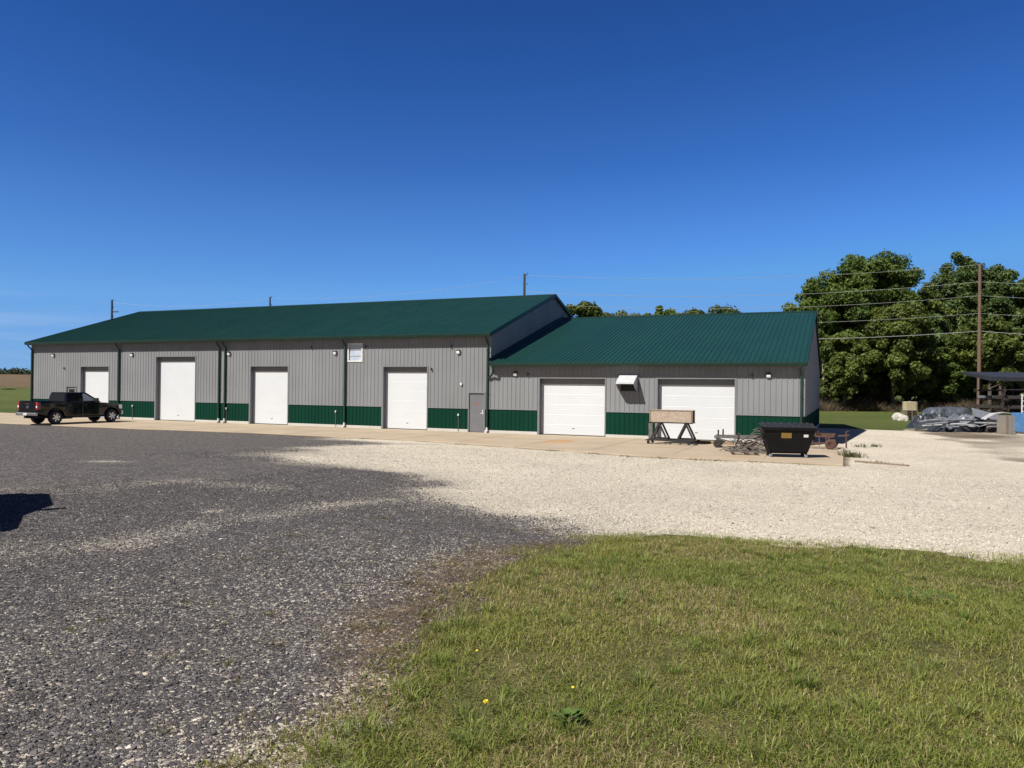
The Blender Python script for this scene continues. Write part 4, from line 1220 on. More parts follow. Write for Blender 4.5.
# roofed cantilever rack with long stock
p = gpt(1041, 420, 52)
t = thing('storage_rack', 'dark roofed storage rack holding long stock on shelves behind the yard pile', 'rack', (p[0], p[1], p[2]), YR)
b = MB(); b.add([(-4.45, -1.6, 3.12), (4.5, -1.6, 3.12), (4.5, 1.6, 3.62), (-4.45, 1.6, 3.62), (-4.45, -1.6, 3.40), (4.5, -1.6, 3.40), (4.5, 1.6, 3.80), (-4.45, 1.6, 3.80)],
               [(0, 3, 2, 1), (4, 5, 6, 7), (0, 1, 5, 4), (1, 2, 6, 5), (2, 3, 7, 6), (3, 0, 4, 7)])
b.build('roof', M['rack_roof'], t)
for x in (-3.4, -1.1, 1.2, 3.5):
    for y in (-1.2, 1.2):
        b = MB(); b.bar((x, y, 0), (x, y, 3.13 + .155 * (y + 1.6) - .01), .13, .13); b.build('post', M['rack_post'], t)
for z in (.6, 1.25, 1.9, 2.5):
    b = MB()
    for x in (-3.4, -1.1, 1.2, 3.5): b.bar((x, -1.5, z), (x, 1.5, z), .09, .10)
    b.bar((-3.9, -1.28, z + .06), (4.2, -1.28, z + .06), .05, .05)
    b.build('shelf', M['rack_post'], t)
rs = random.Random(21)
for z, x0 in ((.66, -3.2), (1.31, -4.2), (1.96, -3.6), (2.56, -2.0)):
    for k in range(9):
        ln = rs.uniform(3.5, 6.5); xs_ = x0 + rs.uniform(-.7, 1.2); y = -1.05 + k * .25
        mt = M['stored'] if rs.random() > .22 else M['pipe_grey']
        b = MB(); b.box(xs_, min(xs_ + ln, 4.6), -.09, .09, 0, rs.uniform(.06, .2))
        w = Matrix.Translation(p) @ Matrix.Rotation(YR, 4, 'Z') @ Vector((0, y, z + .011 - .0))
        o = b.build('stored_bar', mt, None, loc=w); o.rotation_euler = (0, 0, YR)
        tag(o, 'long pale grey bar stored on a shelf of the roofed rack' if mt is M['pipe_grey'] else 'long dark bar stored on a shelf of the roofed rack', 'bar stock', 'long stock on the storage rack')
# pale ladder frame by the right edge
p = gpt(1027, 425, 47)
t = thing('ladder_frame', 'pale steel ladder frame standing upright behind the blue bin', 'ladder', p, YR)
b = MB()
for x in (-.32, .32): b.bar((x, 0, 0), (x, 0, 2.28), .07, .05)
b.build('rail', M['white_sheet'], t)
b = MB()
for k in range(7): b.bar((-.285, 0, .25 + k * .32), (.285, 0, .25 + k * .32), .045)
b.build('rung', M['white_sheet'], t)

# ------------------------------------------------------------------ poles and wires
def pole(loc, h, label, mat, r=.15, arm=None, group='utility poles along the back'):
    t = thing('utility_pole', label, 'utility pole', loc, 0, group)
    b = MB(); b.tube([(0, 0, -.4), (0, 0, h * .5), (0, 0, h)], [r, r * .84, r * .68], 12); b.build('pole', mat, t, smooth=True)
    b = MB()
    if arm:
        for z, a, ln in arm: b.bar((-math.cos(a) * .1, -math.sin(a) * .1, z), (math.cos(a) * ln, math.sin(a) * ln, z), .1, .12)
        b.build('cross_arm', mat, t)
    b = MB()
    for z in (h + .0, h - .9, h - 2.0):
        b.tube([(r * .8, -.02, z - .06), (r + .12, -.02, z - .03), (r + .12, -.02, z + .08)], .035, 8)
    b.build('insulator', M['dark'], t)
    return t
def base(x, y): return (x, y, gz(x, y))
P1, P2, P3, P4 = (25.98, 35.36), (-9.7, 27.41), (-43.43, 33.41), (-65.13, 30.48)
pole(base(*P1), 12.45 - gz(*P1), 'reddish brown wooden utility pole behind the storage rack', M['pole_wood'], .16)
pole(base(*P2), 12.32 - gz(*P2), 'dark utility pole rising near the peak of the tall gable', M['pole_dark'], .15)
pole(base(*P3), 12.24 - gz(*P3), 'dark pole tip just showing above the long green roof ridge', M['pole_dark'], .14)
pole(base(*P4), 12.36 - gz(*P4), 'dark utility pole with a short arm behind the roof end nearest the pickup', M['pole_dark'], .17, [(10.85, YAW, .8)])
p = at(824, 404, 90)
t = thing('post', 'pale leaning wooden post standing in the brush behind the addition', 'post', base(p.x, p.y))
b = MB(); b.tube([(0, 0, -.3), (-.12, 0, 5.6)], [.17, .13], 10); b.build('shaft', M['pale_post'], t)
b = MB(); b.box(-.22, -.04, -.1, .1, 5.605, 5.66); b.build('cap', M['steel'], t)

def wire(a, c, sag, r, label):
    a = Vector(a); c = Vector(c); pts = []
    for k in range(25):
        s = k / 24; q = a.lerp(c, s); q.z -= sag * 4 * s * (1 - s); pts.append(q)
    b = MB(); b.tube(pts, r, 6)
    tag(b.build('power_line', M['wire'], None, smooth=True), label, 'wire', 'overhead wires between the poles')
def top(P, z): return (P[0], P[1], z)
Lw = [('topmost', 12.40, 12.20, .65, .012), ('second from top', 11.05, 10.75, .75, .014), ('third from top', 9.95, 9.75, .75, .013), ('fourth from top', 8.55, 8.6, .75, .013), ('lowest and thickest', 7.15, 7.6, .85, .024)]
for nm, z1, z2, sag, r in Lw:
    wire(top(P1, z1), top(P2, z2), sag, r, nm + ' wire from the red brown pole toward the tall gable')
far = Vector((P1[0] + 36, P1[1] + 5, 0))
for nm, z1, z2, sag, r in Lw[1:]:
    wire(top(P1, z1), (far.x, far.y, z1 - .3), sag, r, nm + ' wire leaving the red brown pole away from the shop')
for nm, z1, z2, sag, r in (('upper', 12.1, 12.1, .7, .009), ('lower', 10.3, 10.3, .7, .011)):
    wire(top(P2, z1), top(P3, z2), sag, r, nm + ' wire over the long roof between gable pole and pole tip')
    wire(top(P3, z1), top(P4, z2), sag, r, nm + ' wire between the pole tip and the pole with an arm')
    wire(top(P4, z1), (P4[0] - 45, P4[1] + 1, z2), sag, .008, nm + ' wire leaving the armed pole toward the fields')

# ------------------------------------------------------------------ trees
def leaf_cloud(centers, radii, n, size, cols, seed, flat=.75):
    """n small bent leaf sprays spread through overlapping clumps"""
    r = np.random.default_rng(seed)
    wts = radii ** 2; wts /= wts.sum()
    ci = r.choice(len(centers), n, p=wts)
    d = r.normal(size=(n, 3)); d /= np.linalg.norm(d, axis=1)[:, None]
    rad = radii[ci] * (.25 + .8 * r.random(n) ** .5) * np.where(r.random(n) < .12, 1.22, 1.)
    p = centers[ci] + d * rad[:, None] * np.array([1, 1, flat])
    nrm = d * .8 + r.normal(size=(n, 3)) * .55 + np.array([0, 0, .35]); nrm /= np.linalg.norm(nrm, axis=1)[:, None]
    a = np.cross(nrm, r.normal(size=(n, 3))); a /= np.linalg.norm(a, axis=1)[:, None]
    b = np.cross(nrm, a)
    s = size * (.55 + .9 * r.random(n))[:, None]
    w = s * (.35 + .25 * r.random(n))[:, None]
    # each spray: a six-point folded leaf group (2 quads)
    v0 = p - a * s; v1 = p - b * w + nrm * w * .25; v2 = p + a * s; v3 = p + b * w + nrm * w * .25
    verts = np.stack([v0, v1, v2, v3], 1).reshape(-1, 3)
    k = np.arange(n)[:, None] * 4
    faces = np.concatenate([k, k + 1, k + 2, k, k + 2, k + 3], 1).ravel()
    clump = r.random(len(centers))
    mixv = np.clip(clump[ci] * .6 + r.random(n) * .5 - .05, 0, 1)[:, None]
    c = cols[0] * (1 - mixv) + cols[1] * mixv
    c = c * (.8 + .4 * r.random(n))[:, None]
    return verts, faces, np.full(n * 2, 3), np.repeat(c, 4, 0)


def tree(name, label, x, y, h, rad, n, leaf=.20, cols=((.020, .040, .008), (.075, .098, .022)), seed=0, crown0=.02, nclump=70, group=None, top_bias=0, squash=1):
    z0 = gz(x, y)
    t = thing(name, label, 'tree', (x, y, z0), 0, group)
    r = np.random.default_rng(seed)
    cz = h * (crown0 + (1 - crown0) * .52); rz_ = h * (1 - crown0) * .5
    # lobes: a few big limbs' worth of clumps so the outline is uneven
    lobes = []
    for k in range(9):
        a = k * 2.4 + r.uniform(-.4, .4); e = r.uniform(-.5, .95)
        lobes.append((math.cos(a) * math.cos(e) * rad * .48, math.sin(a) * math.cos(e) * rad * .48, cz + math.sin(e) * rz_ * .55, r.uniform(.42, .6)))
    cs, rs_ = [], []
    n = int(n * 3.0)
    for k in range(int(nclump * 2.2)):
        lx, ly, lz, lr = lobes[r.integers(len(lobes))]
        d = r.normal(size=3); d /= np.linalg.norm(d); q_ = r.random() ** .4
        px_, py_, pz_ = lx + d[0] * lr * rad * q_, ly + d[1] * lr * rad * q_, lz + d[2] * lr * rz_ * .95 * q_
        cr = rad * r.uniform(.13, .25)
        pz_ = min(max(pz_, h * crown0 + cr * .5), h - cr * .55)
        cs.append((px_, py_, pz_)); rs_.append(cr)
    cs = np.array(cs); rs_ = np.array(rs_)
    b = MB(); b.tube([(0, 0, -.3), (.05 * rad * .2, 0, h * .25), (0, .1, h * .5), (.1, 0, h * .82)], [h * .022, h * .017, h * .012, h * .004], 9)
    tk = b.build('trunk', M['bark'], t, smooth=True)
    b = MB()
    for k in r.choice(len(cs), min(16, len(cs)), replace=False):
        e = cs[k]; s0 = np.array([0, 0, max(h * .12, min(e[2] * .62, h * .6))]); md = s0 * .45 + e * .55 + np.array([0, 0, -.04 * h])
        b.tube([s0, md, e], [h * .008, h * .005, h * .002], 6)
    b.build('limb', M['bark'], tk, smooth=True)
    vs, fs, lt, tn = leaf_cloud(cs, rs_, n, leaf, (np.array(cols[0]), np.array(cols[1])), seed + 100)
    keep = vs
    keep[:, 2] = np.maximum(keep[:, 2], .05)
    np_mesh('crown', keep, fs, lt, M['leaf'], tint=tn, parent=t)
    return t


def tree_px(name, label, px, ptop, D, hw_px, n, **kw):
    q = at(px, ptop, D); z0 = gz(q.x, q.y)
    return tree(name, label, q.x, q.y, q.z - z0, hw_px * D / FPX, n, **kw)


GR = 'tall trees behind the yard'
DK = ((.028, .060, .009), (.115, .162, .029)); OL = ((.038, .064, .010), (.138, .168, .033)); BL = ((.032, .064, .015), (.105, .152, .042)); PALE = ((.10, .12, .05), (.19, .20, .10))
tree_px('broadleaf_tree', 'broad dark green tree next to the addition roof', 832, 255, 92, 46, 22000, seed=1, cols=DK, group=GR, nclump=85)
tree_px('broadleaf_tree', 'tallest rounded green tree, second from the addition roof', 876, 247, 95, 46, 22000, seed=2, cols=DK, group=GR, nclump=95)
tree_px('broadleaf_tree', 'green tree beside the notch of sky in the wood', 909, 259, 97, 36, 17000, seed=3, cols=OL, group=GR, nclump=75)
tree_px('broadleaf_tree', 'lower olive green tree directly behind the yellowed tank', 893, 305, 88, 38, 13000, seed=4, cols=OL, group=GR, nclump=70)
tree_px('broadleaf_tree', 'low bushy tree directly behind the leaning wooden post', 845, 325, 87, 32, 11000, seed=5, cols=OL, group=GR, nclump=60)
tree_px('broadleaf_tree', 'low green tree filling the notch between the tall trees', 938, 306, 92, 30, 11000, seed=6, cols=BL, group=GR, nclump=50)
tree_px('broadleaf_tree', 'upright tree with a narrow knobbly top next to the utility pole', 960, 251, 98, 33, 18000, seed=7, cols=BL, group=GR, nclump=120)
tree_px('broadleaf_tree', 'rounded green tree right behind the red brown utility pole', 976, 256, 100, 32, 14000, seed=27, cols=DK, group=GR, nclump=80)
tree_px('broadleaf_tree', 'green tree with an open crown between utility pole and ladder frame', 1003, 256, 96, 33, 14000, seed=8, cols=BL, group=GR, nclump=62)
tree_px('broadleaf_tree', 'yellow green lower tree standing over the roofed rack', 990, 318, 86, 36, 12000, seed=9, cols=OL, group=GR, nclump=65)
tree_px('broadleaf_tree', 'green tree behind the blue bin, cut off by the frame', 1036, 272, 95, 36, 15000, seed=10, cols=DK, group=GR, nclump=75)
tree_px('broadleaf_tree', 'low dark tree behind the grey tarp stack', 955, 345, 90, 28, 9000, seed=11, cols=DK, group=GR, nclump=55)
for i, (px, tp, D, hw_, n) in enumerate(((800, 330, 112, 30, 7000), (1080, 270, 98, 36, 9000), (1120, 285, 96, 34, 8000), (870, 340, 104, 40, 9000), (930, 335, 104, 40, 9000), (985, 335, 104, 40, 9000), (1040, 340, 102, 36, 8000))):
    tree_px('broadleaf_tree', 'dark tree deep in the wood behind the row of tall trees', px, tp, D, hw_, n, seed=30 + i, cols=DK, group='dark trees filling the wood')
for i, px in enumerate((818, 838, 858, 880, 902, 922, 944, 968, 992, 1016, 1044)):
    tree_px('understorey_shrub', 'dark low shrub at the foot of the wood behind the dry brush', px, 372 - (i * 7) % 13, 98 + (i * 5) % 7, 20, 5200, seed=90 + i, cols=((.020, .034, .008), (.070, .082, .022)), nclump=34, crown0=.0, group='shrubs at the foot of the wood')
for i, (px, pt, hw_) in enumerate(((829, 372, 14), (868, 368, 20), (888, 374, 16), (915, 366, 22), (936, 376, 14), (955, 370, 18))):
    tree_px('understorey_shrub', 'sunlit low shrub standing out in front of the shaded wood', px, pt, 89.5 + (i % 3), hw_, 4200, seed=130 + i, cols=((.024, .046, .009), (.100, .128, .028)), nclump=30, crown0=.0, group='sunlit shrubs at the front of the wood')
GB = 'tree tops over the low roof'
tree_px('broadleaf_tree', 'rounded green tree top touching the back slope of the tall gable', 582, 299, 150, 36, 14000, seed=12, cols=OL, group=GB, nclump=40, leaf=.32)
tree_px('broadleaf_tree', 'small pale tree top next to the rounded one by the gable', 606, 305, 155, 24, 6000, seed=13, cols=PALE, group=GB, nclump=30, leaf=.28)
tree_px('broadleaf_tree', 'thin wispy pale tree top beside a small dark rounded one', 634, 299, 160, 32, 6500, seed=14, cols=PALE, group=GB, nclump=34, leaf=.28)
tree_px('broadleaf_tree', 'small dark rounded tree top over the low roof ridge', 658, 301, 150, 26, 9000, seed=15, cols=DK, group=GB, nclump=34, leaf=.32)
tree_px('broadleaf_tree', 'feathery pale tree top joined to the wide olive crown', 688, 300, 160, 34, 7500, seed=16, cols=PALE, group=GB, nclump=36, leaf=.4)
tree_px('broadleaf_tree', 'wide olive green crown showing over the low roof ridge', 712, 300, 150, 46, 17000, seed=17, cols=OL, group=GB, nclump=60, leaf=.32)
# far woods on the horizon: one mass
r = np.random.default_rng(77)
cs = []
for k in range(1400):
    a = r.uniform(1.35, 2.75); d = r.uniform(610, 690)
    x, y = CAM[0] + d * math.cos(a), CAM[1] + d * math.sin(a)
    cs.append((x, y, gz(x, y) + r.uniform(.2, 3.4)))
cs = np.array(cs)
vs, fs, lt, tn = leaf_cloud(cs, r.uniform(1.6, 3.0, len(cs)), 42000, .95, (np.array((.022, .036, .018)), np.array((.050, .066, .028))), 78)
tag(np_mesh('far_woods', vs, fs, lt, M['leaf'], tint=tn), 'far line of dark woods along the horizon beyond the fields', 'woods', kind='stuff')
# a few field bushes left of the shop
for i, (px, tp, D, hw_, lb) in enumerate(((9, 390, 150, 7, 'dark round bush in the green field beyond the pickup'), (20, 392.5, 165, 6, 'smaller dark bush nearest the shop corner in the green field'), (1, 393, 175, 5, 'dark far bush in the green field, cut off by the frame'))):
    tree_px('field_bush', lb, px, tp, D, hw_, 1500, seed=60 + i, cols=((.014, .022, .008), (.045, .055, .018)), nclump=18, leaf=.3, crown0=.02, group='bushes in the field')

# dry brush along the foot of the wood: one mass of twigs
r = np.random.default_rng(88); n = 26000
px_ = r.uniform(806, 1090, n); D_ = r.uniform(86, 94, n)
bx = np.array([tuple(at(a, 410, d)) for a, d in zip(px_, D_)])
bz = hgt(bx[:, 0], bx[:, 1])
hh = r.uniform(.4, 1.5, n) * (.35 + 1.3 * vnoise(bx[:, 0], bx[:, 1], 3, 5))
dr = np.stack([r.normal(0, .75, n), r.normal(0, .75, n), np.ones(n)], 1) * hh[:, None]
pb = np.stack([bx[:, 0], bx[:, 1], bz], 1)
sd = np.stack([r.normal(size=n), r.normal(size=n), np.zeros(n)], 1); sd /= np.linalg.norm(sd, axis=1)[:, None]
wd = r.uniform(.010, .035, n)[:, None]
md = pb + dr * .55 + np.stack([r.normal(0, .12, n), r.normal(0, .12, n), np.zeros(n)], 1)
vs = np.stack([pb - sd * wd, pb + sd * wd, md + sd * wd * .9, md - sd * wd * .9, pb + dr], 1).reshape(-1, 3)
k = np.arange(n)[:, None] * 5
fs = np.concatenate([k, k + 1, k + 2, k, k + 2, k + 3, k + 3, k + 2, k + 4], 1).ravel()
mx_ = r.random(n)[:, None]
tn = np.array((.055, .034, .024)) * (1 - mx_) + np.array((.165, .115, .080)) * mx_
gm = (r.random(n) < .22)[:, None]; tn = np.where(gm, np.array((.05, .065, .02)), tn)
tag(np_mesh('dry_brush', vs, fs, np.full(n * 3, 3), M['brush'], tint=np.repeat(tn, 5, 0)), 'tangled reddish brown dry brush along the foot of the wood', 'brush', kind='stuff')


# ------------------------------------------------------------------ grass
def blades(px, py, pz, h, w, lean, ang, tint, r):
    n = len(px)
    p = np.stack([px, py, pz], 1)
    d = np.stack([np.cos(ang), np.sin(ang), np.zeros(n)], 1)
    s = np.stack([-np.sin(ang), np.cos(ang), np.zeros(n)], 1)
    tw = r.uniform(-.9, .9, n)[:, None]; s = s * np.cos(tw) + d * np.sin(tw)
    up = np.array([0, 0, 1.])
    m_ = p + up * (h * .55)[:, None] + d * (h * lean * .35)[:, None]
    t_ = p + up * (h * (1 - .25 * lean))[:, None] + d * (h * lean)[:, None]
    w = w[:, None]
    vs = np.stack([p - s * w, p + s * w, m_ + s * w * .8, m_ - s * w * .8, t_], 1).reshape(-1, 3)
    k = np.arange(n)[:, None] * 5
    fs = np.concatenate([k, k + 1, k + 2, k, k + 2, k + 3, k + 3, k + 2, k + 4], 1).ravel()
    return vs, fs, np.full(n * 3, 3), np.repeat(tint, 5, 0)


r = np.random.default_rng(99)
def sample(n, x0, x1, y0, y1): return r.uniform(x0, x1, n), r.uniform(y0, y1, n)
parts = []
for (n, box, wmul) in ((360000, (12.9, 18.6, -32.6, -24.4), 1.), (70000, (18.6, 24, -32.6, -24.4), 1.6), (40000, (12.5, 24, -36, -32.6), 1.6)):
    x, y = sample(n, *box)
    e = sdist(LAWN, x, y) + (vnoise(x, y, .5, 31) - .5) * .5
    keep = r.random(n) < sstep(-.5, .6, e) * (.45 + .75 * vnoise(x, y, .35, 32)) * (1 - .62 * sstep(.60, .80, vnoise(x, y, .6, 38)))
    x, y, e = x[keep], y[keep], e[keep]
    parts.append((x, y, np.full(len(x), wmul)))
x = np.concatenate([p_[0] for p_ in parts]); y = np.concatenate([p_[1] for p_ in parts]); wm = np.concatenate([p_[2] for p_ in parts])
n = len(x)
tall = vnoise(x, y, .45, 33); patch = vnoise(x, y, 1.1, 34); fine = vnoise(x, y, .16, 35)
h = (.018 + .055 * tall * fine + .03 * r.random(n) ** 2)
ang = r.uniform(0, 2 * math.pi, n); lean = np.abs(r.normal(.95, .5, n))
w = r.uniform(.0014, .0032, n) * wm
G1, G2, G3, G4 = (np.array(c) for c in ((.145, .190, .030), (.31, .315, .070), (.43, .365, .17), (.27, .185, .10)))
m1 = np.clip(patch * .9 + r.normal(0, .25, n) - .05, 0, 1)[:, None]
tn = G1 * (1 - m1) + G2 * m1
dry = (r.random(n) < (.16 + .40 * sstep(.55, .8, vnoise(x, y, .8, 36))))[:, None]
tn = np.where(dry, np.where((r.random(n) < .6)[:, None], G3, G4), tn) * (.8 + .4 * r.random(n))[:, None]
A = [blades(x, y, hgt(x, y) - .004, h, w, lean, ang, tn, r)]
# tufts of coarser grass
nt_ = 900
tx, ty = sample(nt_, 13.0, 19.5, -32.4, -24.6)
e = sdist(LAWN, tx, ty); ok = (e > .02) & (r.random(nt_) < .35 + .65 * sstep(.45, .7, vnoise(tx, ty, 1.0, 37)))
ok |= (e > .02) & (e < .35) & (r.random(nt_) < .8)
tx, ty = tx[ok], ty[ok]
cnt = r.integers(22, 70, len(tx)); idx = np.repeat(np.arange(len(tx)), cnt); n = len(idx)
sp = r.uniform(.02, .07, len(tx))[idx]
a_ = r.uniform(0, 2 * math.pi, n); rad_ = np.abs(r.normal(0, 1, n)) * sp
x = tx[idx] + np.cos(a_) * rad_; y = ty[idx] + np.sin(a_) * rad_
h = r.uniform(.05, .12, len(tx))[idx] * r.uniform(.6, 1.1, n)
tc3 = r.random(len(tx))[idx][:, None]
tn = (np.array((.125, .180, .030)) * (1 - tc3) + np.array((.285, .315, .085)) * tc3) * (.75 + .5 * r.random(n))[:, None]
st_ = (r.random(n) < .08)[:, None]; tn = np.where(st_, np.array((.22, .19, .10)), tn)
A.append(blades(x, y, hgt(x, y) - .004, h, r.uniform(.0014, .0030, n), np.abs(r.normal(.75, .3, n)), a_, tn, r))
# tufts on the bare verge between lawn and gravel, low creeping weeds
nt_ = 620
tx, ty = sample(nt_, 9.5, 13.9, -32.2, -25.5)
e = sdist(LAWN, tx, ty); ok = (e > -3.0) & (e < .05) & (r.random(nt_) < .10 + .9 * sstep(-1.3, 0, e)); tx, ty = tx[ok], ty[ok]
cnt = r.integers(30, 90, len(tx)); idx = np.repeat(np.arange(len(tx)), cnt); n = len(idx)
sp = r.uniform(.04, .13, len(tx))[idx]; a_ = r.uniform(0, 2 * math.pi, n); rad_ = np.abs(r.normal(0, 1, n)) * sp
x = tx[idx] + np.cos(a_) * rad_; y = ty[idx] + np.sin(a_) * rad_
tn = np.where((r.random(n) < .45)[:, None], np.array((.13, .14, .035)), np.array((.17, .115, .06))) * (.7 + .6 * r.random(n))[:, None]
A.append(blades(x, y, hgt(x, y) - .004, r.uniform(.012, .04, n), r.uniform(.0012, .0026, n), np.abs(r.normal(.9, .4, n)), a_, tn, r))
off = 0; V_, F_, T_, C_ = [], [], [], []
for vs, fs, lt, tn in A: V_.append(vs); F_.append(fs + off); T_.append(lt); C_.append(tn); off += len(vs)
tag(np_mesh('lawn_grass', np.concatenate(V_), np.concatenate(F_), np.concatenate(T_), M['grass'], tint=np.concatenate(C_)), 'short rough green grass with tufts and straw in the foreground', 'grass', kind='stuff')


# weeds at the edges of the apron and in the drive
def weed(name, label, x, y, n, hmin, hmax, sp, cols, group=None):
    q_ = r.normal(0, sp, (n, 2)); xx, yy = x + q_[:, 0], y + q_[:, 1] * .7
    m_ = r.random(n)[:, None]; tn = np.array(cols[0]) * (1 - m_) + np.array(cols[1]) * m_
    vs, fs, lt, tn = blades(xx - x, yy - y, np.zeros(n) - .01, r.uniform(hmin, hmax, n), r.uniform(.006, .016, n), np.abs(r.normal(.5, .3, n)), r.uniform(0, 6.28, n), tn, r)
    o = np_mesh(name, vs, fs, lt, M['grass'], tint=tn); o.location = (x, y, gz(x, y) + .01)
    tag(o, label, 'weed', group)
OLV = ((.075, .085, .025), (.15, .14, .06)); GRN = ((.04, .075, .018), (.08, .11, .03))
weed('weed_clump', 'yellow green grass clump against the end of the concrete apron', 16.45, -5.0, 200, .08, .28, .2, OLV)
weed('weed_clump', 'leafy green weed at the edge of the building shade', 16.85, .4, 46, .05, .22, .16, GRN)
weed('weed_clump', 'leafy green weed standing alone in sunlit pale gravel', 17.4, .9, 40, .05, .22, .12, GRN)
weed('weed_clump', 'sparse dry weeds along the half buried board', 17.2, -7.0, 60, .02, .09, .3, OLV)
for i, (x, y) in enumerate(((6.3, -8.2), (8.2, -8.65), (9.4, -8.95), (10.6, -9.05), (11.7, -9.0), (12.3, -9.0), (15.0, -8.95), (2.0, -7.1), (-3.0, -6.4), (13.6, -9.0))):
    weed('weed_clump', 'low green weed sprouting along the front edge of the concrete apron', x, y, 34, .02, .08, .22, OLV, 'weeds along the apron edge')
p = (17.3, -7.35)
b = MB(); b.box(-.85, .85, -.05, .05, -.02, .05)
o = b.build('edging_board', M['wood'], None, loc=(p[0], p[1], gz(*p)), bevel=.006); o.rotation_euler = (0, 0, R(-28)); tag(o, 'half buried brown edging board in the pale gravel', 'board')


# dandelions and a broad-leaved weed in the lawn
def lawn_pt(px, py):
    for d in np.arange(2.5, 16, .02):
        q = at(px, py, d)
        if q.z <= gz(q.x, q.y) + .05: return q
    return q
for i, (px, py, lb) in enumerate(((486, 708, 'largest brightest yellow dandelion in the lawn'), (477, 655, 'small yellow dandelion close to the gravel edge of the lawn'), (573, 693, 'small pale yellow dandelion just behind the broad leaved weed'))):
    q = lawn_pt(px, py)
    t = thing('dandelion', lb, 'flower', (q.x, q.y, gz(q.x, q.y)), 0, 'dandelions in the lawn')
    b = MB(); b.tube([(0, 0, 0), (.004, 0, .035), (0, 0, .07)], .0022, 6); b.build('stem', simple('stem_green', (.09, .12, .04), .7), t)
    b = MB(); s = .017 if i == 0 else .009
    for k in range(26):
        a = k * 2.4; e = .2 + .9 * (k / 26)
        d = Vector((math.cos(a) * math.cos(e), math.sin(a) * math.cos(e), math.sin(e)))
        b.bar((0, 0, .07), Vector((0, 0, .07)) + d * s, .006, .002)
    b.build('flower_head', M['flower'], t)
for (px, py, lb, sz) in ((567, 716, 'dark green broad leaved weed alone in the lawn near the dandelions', .10), (919, 596, 'dark green spreading clover patch in the lawn', .22)):
    q = lawn_pt(px, py); vs, fs = [], []
    rb = random.Random(int(px)); n = 22 if sz < .15 else 150
    b = MB()
    for k in range(n):
        a = rb.uniform(0, 6.28); e = rb.uniform(.2, 1.0); ln = .05 * rb.uniform(.7, 1.3); rr_ = rb.random() ** .6 * sz if sz > .15 else rb.random() * .03
        o = Vector((math.cos(a) * rr_ * 1.6, math.sin(a) * rr_, .025 + rb.random() * .03)); d = Vector((math.cos(a) * math.cos(e), math.sin(a) * math.cos(e), math.sin(e)))
        s = Vector((-math.sin(a), math.cos(a), 0)) * ln * .34
        if sz > .15: d *= .45
        b.add([o, o + d * ln * .5 + s, o + d * ln - Vector((0, 0, ln * .15)), o + d * ln * .5 - s], [(0, 1, 2), (0, 2, 3)])
    o = b.build('clover_patch' if sz > .15 else 'broadleaf_weed', simple('weed_leaf', (.060, .105, .022), .65, var=.35, scale=30, spec=.2), None, loc=(q.x, q.y, gz(q.x, q.y)), fixn=False)
    tag(o, lb, 'clover' if sz > .15 else 'weed', kind='stuff' if sz > .15 else None)

# ------------------------------------------------------------------ loose stones on the near gravel
def icosa():
    bm = bmesh.new(); bmesh.ops.create_icosphere(bm, subdivisions=1, radius=1)
    v = np.array([tuple(q.co) for q in bm.verts]); f = np.array([[w.index for w in q.verts] for q in bm.faces]); bm.free(); return v, f
iv, if_ = icosa()
r = np.random.default_rng(123)
SX, SY, SS, SW, SV = [], [], [], [], []
for (n, box, smin, smax) in ((62000, (4, 13.9, -32.4, -24), .005, .013), (30000, (5, 24, -25.4, -19), .008, .018), (16000, (-2, 24, -19, -9), .012, .022)):
    x, y = sample(n, *box) if False else (r.uniform(box[0], box[1], n), r.uniform(box[2], box[3], n))
    w_, v_, s_, f_ = masks(x, y)
    ok = (v_ < .5) & (r.random(n) < np.where(s_ > .5, .6, 1))
    SV.append(w_[ok]); SX.append(x[ok]); SY.append(y[ok]); SS.append((smin + (smax - smin) * r.random(ok.sum()) ** 2.2)); SW.append(r.random(ok.sum()) < np.clip(np.where(w_[ok] > .6, .985, w_[ok] * .85 + .025), 0, 1))
x = np.concatenate(SX); y = np.concatenate(SY); s = np.concatenate(SS); wh = np.concatenate(SW); wv = np.concatenate(SV)
dcam = np.hypot(x - CAM[0], y - CAM[1])
s = np.where(wh & (dcam < 7), s * 1.15, s)
n = len(x)
base_v = iv[None] * (1 + r.uniform(-.28, .28, (n, len(iv), 1))) * s[:, None, None] * np.stack([r.uniform(.8, 1.4, n), r.uniform(.7, 1.1, n), r.uniform(.5, .85, n)], 1)[:, None, :]
a = r.uniform(0, 6.28, n); ca, sa = np.cos(a)[:, None], np.sin(a)[:, None]
vx = base_v[..., 0] * ca - base_v[..., 1] * sa + x[:, None]; vy = base_v[..., 0] * sa + base_v[..., 1] * ca + y[:, None]
vz = base_v[..., 2] + (hgt(x, y) + s * .25)[:, None]
vs = np.stack([vx, vy, vz], 2).reshape(-1, 3)
fs = (if_[None] + (np.arange(n) * len(iv))[:, None, None]).ravel()
tone = r.random(n)[:, None]
tn = np.where(wh[:, None], (np.array((.30, .265, .215)) * (1 - tone) + np.array((.60, .55, .46)) * tone) * (.68 + .32 * wv[:, None]), np.array((.030, .028, .031)) * (1 - tone) + np.array((.10, .09, .091)) * tone)
m, nt, bb, out = new_mat('loose_gravel_stone')
at_ = N(nt, 'ShaderNodeAttribute', attribute_name='tint')
f = noise(nt, 90, 4, .7); L(nt, mix_col(nt, .35, at_.outputs['Color'], mix_col(nt, f, (.1, .095, .09), at_.outputs['Color'])), bb.inputs['Base Color'])
bb.inputs['Roughness'].default_value = .9
tag(np_mesh('loose_gravel', vs, fs, np.full(n * len(if_), 3), m, tint=np.repeat(tn, len(iv), 0)), 'loose pale and dark stones scattered over the gravel lot', 'gravel', kind='stuff')

